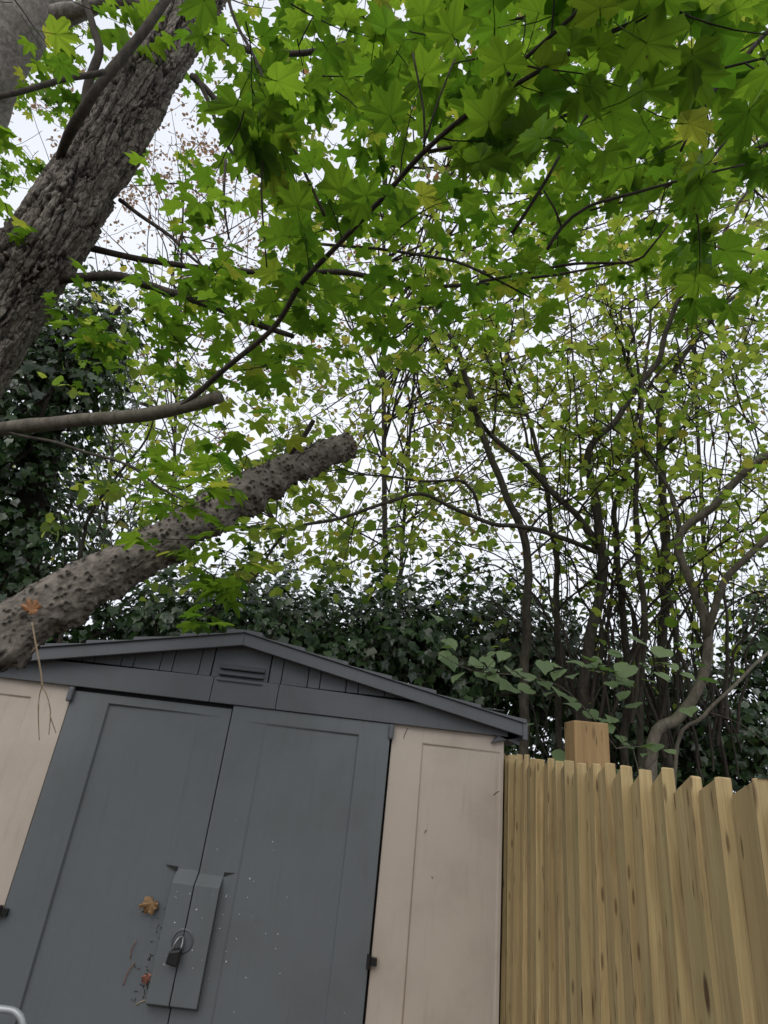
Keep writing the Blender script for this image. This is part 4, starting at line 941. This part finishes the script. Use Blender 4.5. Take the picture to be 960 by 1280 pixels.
# ------------------------------------------------------------------ evergreen ivy masses
def ivy_mass(name, label, base, ells, n, size, seed, cat='shrub', group=None, trunk=None, nparts=300, fill=True):
    rg = random.Random(seed); t = thing(name, label, cat, base, group); L = Leaves(); tbs = Tubes()
    for (c, r, wgt) in ells:
        for _ in range(int(n * wgt)):
            u = rnd_unit(rg); k = rg.random() ** .4
            bump_ = 1 + .45 * mnoise.noise(Vector((u[0] * 2.3 + seed, u[1] * 2.3, u[2] * 2.3))) + .26 * mnoise.noise(Vector((u[0] * 6, u[1] * 6 + seed, u[2] * 6)))
            p = np.array(c) + u * np.array(r) * k * bump_
            if p[2] < .05: continue
            nrm = u * .8 + np.array([0, -.3, .7]) + rnd_unit(rg) * .6; tip = np.array([0, 0, -1.0]) + rnd_unit(rg) * .7 + u * .3
            L.add(p, nrm, tip, size * rg.uniform(.45, 1.4))
        for _ in range(int(26 * wgt / .4)):     # loose shoots standing out of the top
            u = rnd_unit(rg); u[2] = abs(u[2]) + .3; u /= np.linalg.norm(u); p = np.array(c) + u * np.array(r) * rg.uniform(.8, 1.15)
            if p[2] < .5: continue
            twig_leaves(rg, tbs, L, p, u + rnd_unit(rg) * .5 + np.array([0, 0, .4]), rg.uniform(.2, .55), .004, size, rg.randint(2, 4), flat=.9)
        for _ in range(14):
            a = np.array(c) + rnd_unit(rg) * np.array(r) * .5; a[2] = max(.02, a[2] - r[2] * .7); b = np.array(c) + rnd_unit(rg) * np.array(r) * .9
            if b[2] < .1: b[2] = .1
            tbs.add(wobble(spline([a, (a + b) / 2 + rnd_unit(rg) * .1, b], .12), .05, rg), rg.uniform(.006, .018), 5)
    if trunk:
        V, F = tube_np(spline(trunk[0], .15), trunk[1], 12); me = mesh_np('trunk', V, F); smooth(me); link('trunk', me, M['bark_limb'], t)
    tbs.build('stems', M['twig'], t); L.emit(t, 'ivy', 'ivy', rg, nparts)
    return t
def E_(px, py, d, rx, ry, rz, wgt): return (at(px, py, d), (rx, ry, rz), wgt)
G = 'evergreen shrubs behind the shed'
b0 = gnd(60, 800, 5.6)
ivy_mass('ivy_clad_tree', 'tall dark ivy-covered tree at the left edge below the furrowed trunk', b0,
         [E_(60, 470, 5.6, .85, .8, 1.0, .28), E_(-10, 560, 5.5, 1.0, .8, 1.2, .27), E_(10, 680, 5.5, 1.1, .8, 1.1, .27), E_(110, 430, 5.8, .5, .5, .8, .10), E_(60, 760, 5.6, 1.1, .8, .9, .16)], 9500, .11, 3, 'tree',
         trunk=([np.array(b0), at(40, 640, 5.6), at(60, 430, 5.7)], .16))
ivy_mass('evergreen_shrub', 'dark glossy evergreen shrub behind the roof left of the ridge', gnd(220, 790, 6.0), [E_(215, 795, 6.0, 1.0, .8, .75, .55), E_(320, 790, 6.1, .8, .8, .7, .45), E_(230, 880, 6.2, 1.5, .8, 1.0, .3)], 5200, .125, 4, group=G)
ivy_mass('evergreen_shrub', 'dark glossy evergreen shrub behind the roof just right of the ridge', gnd(430, 820, 6.3), [E_(410, 815, 6.3, .95, .8, .72, .5), E_(505, 800, 6.5, .8, .8, .8, .4), E_(440, 900, 6.4, 1.5, .8, .9, .3)], 5600, .13, 5, group=G)
ivy_mass('evergreen_shrub', 'dark glossy evergreen shrub above the right eave of the shed', gnd(600, 850, 6.8), [E_(590, 825, 6.8, .8, .8, .9, .5), E_(660, 820, 7.0, .7, .8, .85, .35), E_(600, 920, 6.9, 1.5, .9, 1.0, .4)], 5200, .13, 6, group=G)
ivy_mass('evergreen_shrub', 'dark evergreen undergrowth behind the multi-stemmed tree and fence post', gnd(760, 900, 7.2), [E_(745, 860, 7.2, .9, .8, .9, .45), E_(830, 905, 7.2, .9, .8, .8, .35), E_(780, 960, 7.2, 1.7, .9, .9, .4)], 5000, .13, 7, group=G)
ivy_mass('evergreen_shrub', 'dark evergreen undergrowth at the right edge behind the leaning sapling', gnd(930, 920, 6.2), [E_(930, 900, 6.2, .8, .7, .8, .35), E_(975, 800, 6.4, .6, .6, .9, .3), E_(930, 980, 6.2, 1.4, .8, .8, .35)], 4200, .115, 8, group=G)

# ------------------------------------------------------------------ trees farther off
def far_tree(label, px, d, crown, n, size, key, seed, tw=1):
    rg = random.Random(seed); b = gnd(px, 900, d); t = thing('distant_tree', label, 'tree', b, 'trees beyond the garden'); L = Leaves(); tbs = Tubes()
    c0 = at(*crown[0][:2], d)
    P = spline([np.array(b), np.array(b) * .6 + np.array([c0[0], c0[1], c0[2]]) * .4 + rnd_unit(rg) * .2, c0], .3)
    V, F = tube_np(P, np.linspace(.055, .02, len(P)), 10); me = mesh_np('trunk', V, F); smooth(me); link('trunk', me, M['bark_grey'], t)
    for (cx, cy, rx, ry, wgt) in crown:
        c = at(cx, cy, d); sx, sz = rx * d / FPX, ry * d / FPX
        for _ in range(int(10 * tw)):
            e = c + rnd_unit(rg) * np.array([sx, 1.5, sz]) * .95; a = P[rg.randrange(len(P) // 2, len(P))]
            Q = wobble(spline([a, (a + e) / 2 + rnd_unit(rg) * .5, e], .25), .15, rg, 1.0); tbs.add(Q, np.linspace(.018, .005, len(Q)), 5)
        nt_ = int(n * .62 * wgt / 7)
        for _ in range(nt_):
            u = rnd_unit(rg); p = c + u * np.array([sx, 1.8, sz]) * rg.random() ** .45
            dd = rnd_unit(rg) + u * .5; Lg = rg.uniform(.3, .8)
            Q = np.array([p + dd * Lg * s + np.array([0, 0, -.15 * s * s]) for s in np.linspace(0, 1, 5)]) + np.array([rnd_unit(rg) * .03 for _ in range(5)])
            tbs.add(Q, rg.uniform(.004, .008), 3)
            for k in range(7):
                q = Q[rg.randrange(1, 5)] + rnd_unit(rg) * .1; L.add(q, np.array([0, 0, .7]) + rnd_unit(rg), rnd_unit(rg) + np.array([0, 0, -.5]), size * rg.uniform(.6, 1.2))
    tbs.build('twigs', M['twig'], t); L.emit(t, 'hazel', key, rg, 60)
far_tree('distant yellow-green tree seen through the gaps at centre', 520, 10, [(520, 430, 200, 180, .4), (480, 600, 170, 130, .3), (640, 560, 160, 150, .3), (420, 690, 120, 60, .1)], 5200, .10, 'far', 61)
far_tree('distant yellowing tree seen between the stems at right', 860, 10.5, [(860, 330, 200, 170, .35), (900, 520, 170, 150, .3), (760, 450, 150, 150, .25), (920, 700, 120, 120, .12)], 5600, .10, 'far', 62)
far_tree('distant tree with pinkish-brown leaves left of centre', 240, 13, [(230, 230, 150, 120, .35), (330, 330, 160, 130, .3), (150, 170, 110, 90, .2), (300, 470, 160, 120, .25)], 4200, .09, 'brown', 63)
far_tree('distant green tree high above the clearing', 520, 9, [(480, 90, 220, 140, .3), (760, 90, 260, 150, .4), (640, 260, 220, 110, .3), (940, 160, 150, 150, .2)], 5600, .11, 'far', 64)
far_tree('distant green tree left behind the ivy-covered one', 150, 9, [(150, 470, 140, 110, .5), (210, 590, 110, 90, .35), (100, 620, 80, 70, .15)], 2600, .10, 'hazel', 65)

# ------------------------------------------------------------------ tube frame in the lower left corner
bar = thing('tube_frame', 'grey metal tube frame with rounded corner at the lower left of the picture', 'metal frame', (-.75, 1.05, 0))
pc = at(36, 1270, 1.35); zt = at(20, 1264, 1.35)[2]
xr = pc[0]; yb = pc[1]
def arc(cx, cz, r_, a0, a1): return [(cx + r_ * math.cos(t), yb, cz + r_ * math.sin(t)) for t in np.linspace(a0, a1, 12)]
P = [(xr - .52, yb, .01), (xr - .52, yb, zt - .1)] + arc(xr - .47, zt - .05, .05, math.pi, math.pi / 2) + arc(xr - .05, zt - .05, .05, math.pi / 2, 0) + [(xr, yb, zt - .1), (xr, yb, .01)]
MB().tube(P, .0075, 12).build('hoop', M['tube'], bar, True)
MB().tube([(xr - .52, yb, .45), (xr, yb, .45)], .007, 10).build('crossbar', M['tube'], bar, True)
for x in (xr - .52, xr):
    MB().tube(spline([(x, yb, .45), (x, yb + .18, .44), (x, yb + .2, .40), (x, yb + .2, .01)], .02), .0085, 10).build('leg', M['tube'], bar, True)
MB().tube([(xr - .52, yb + .18, .44), (xr, yb + .18, .44)], .007, 10).build('crossbar', M['tube'], bar, True)
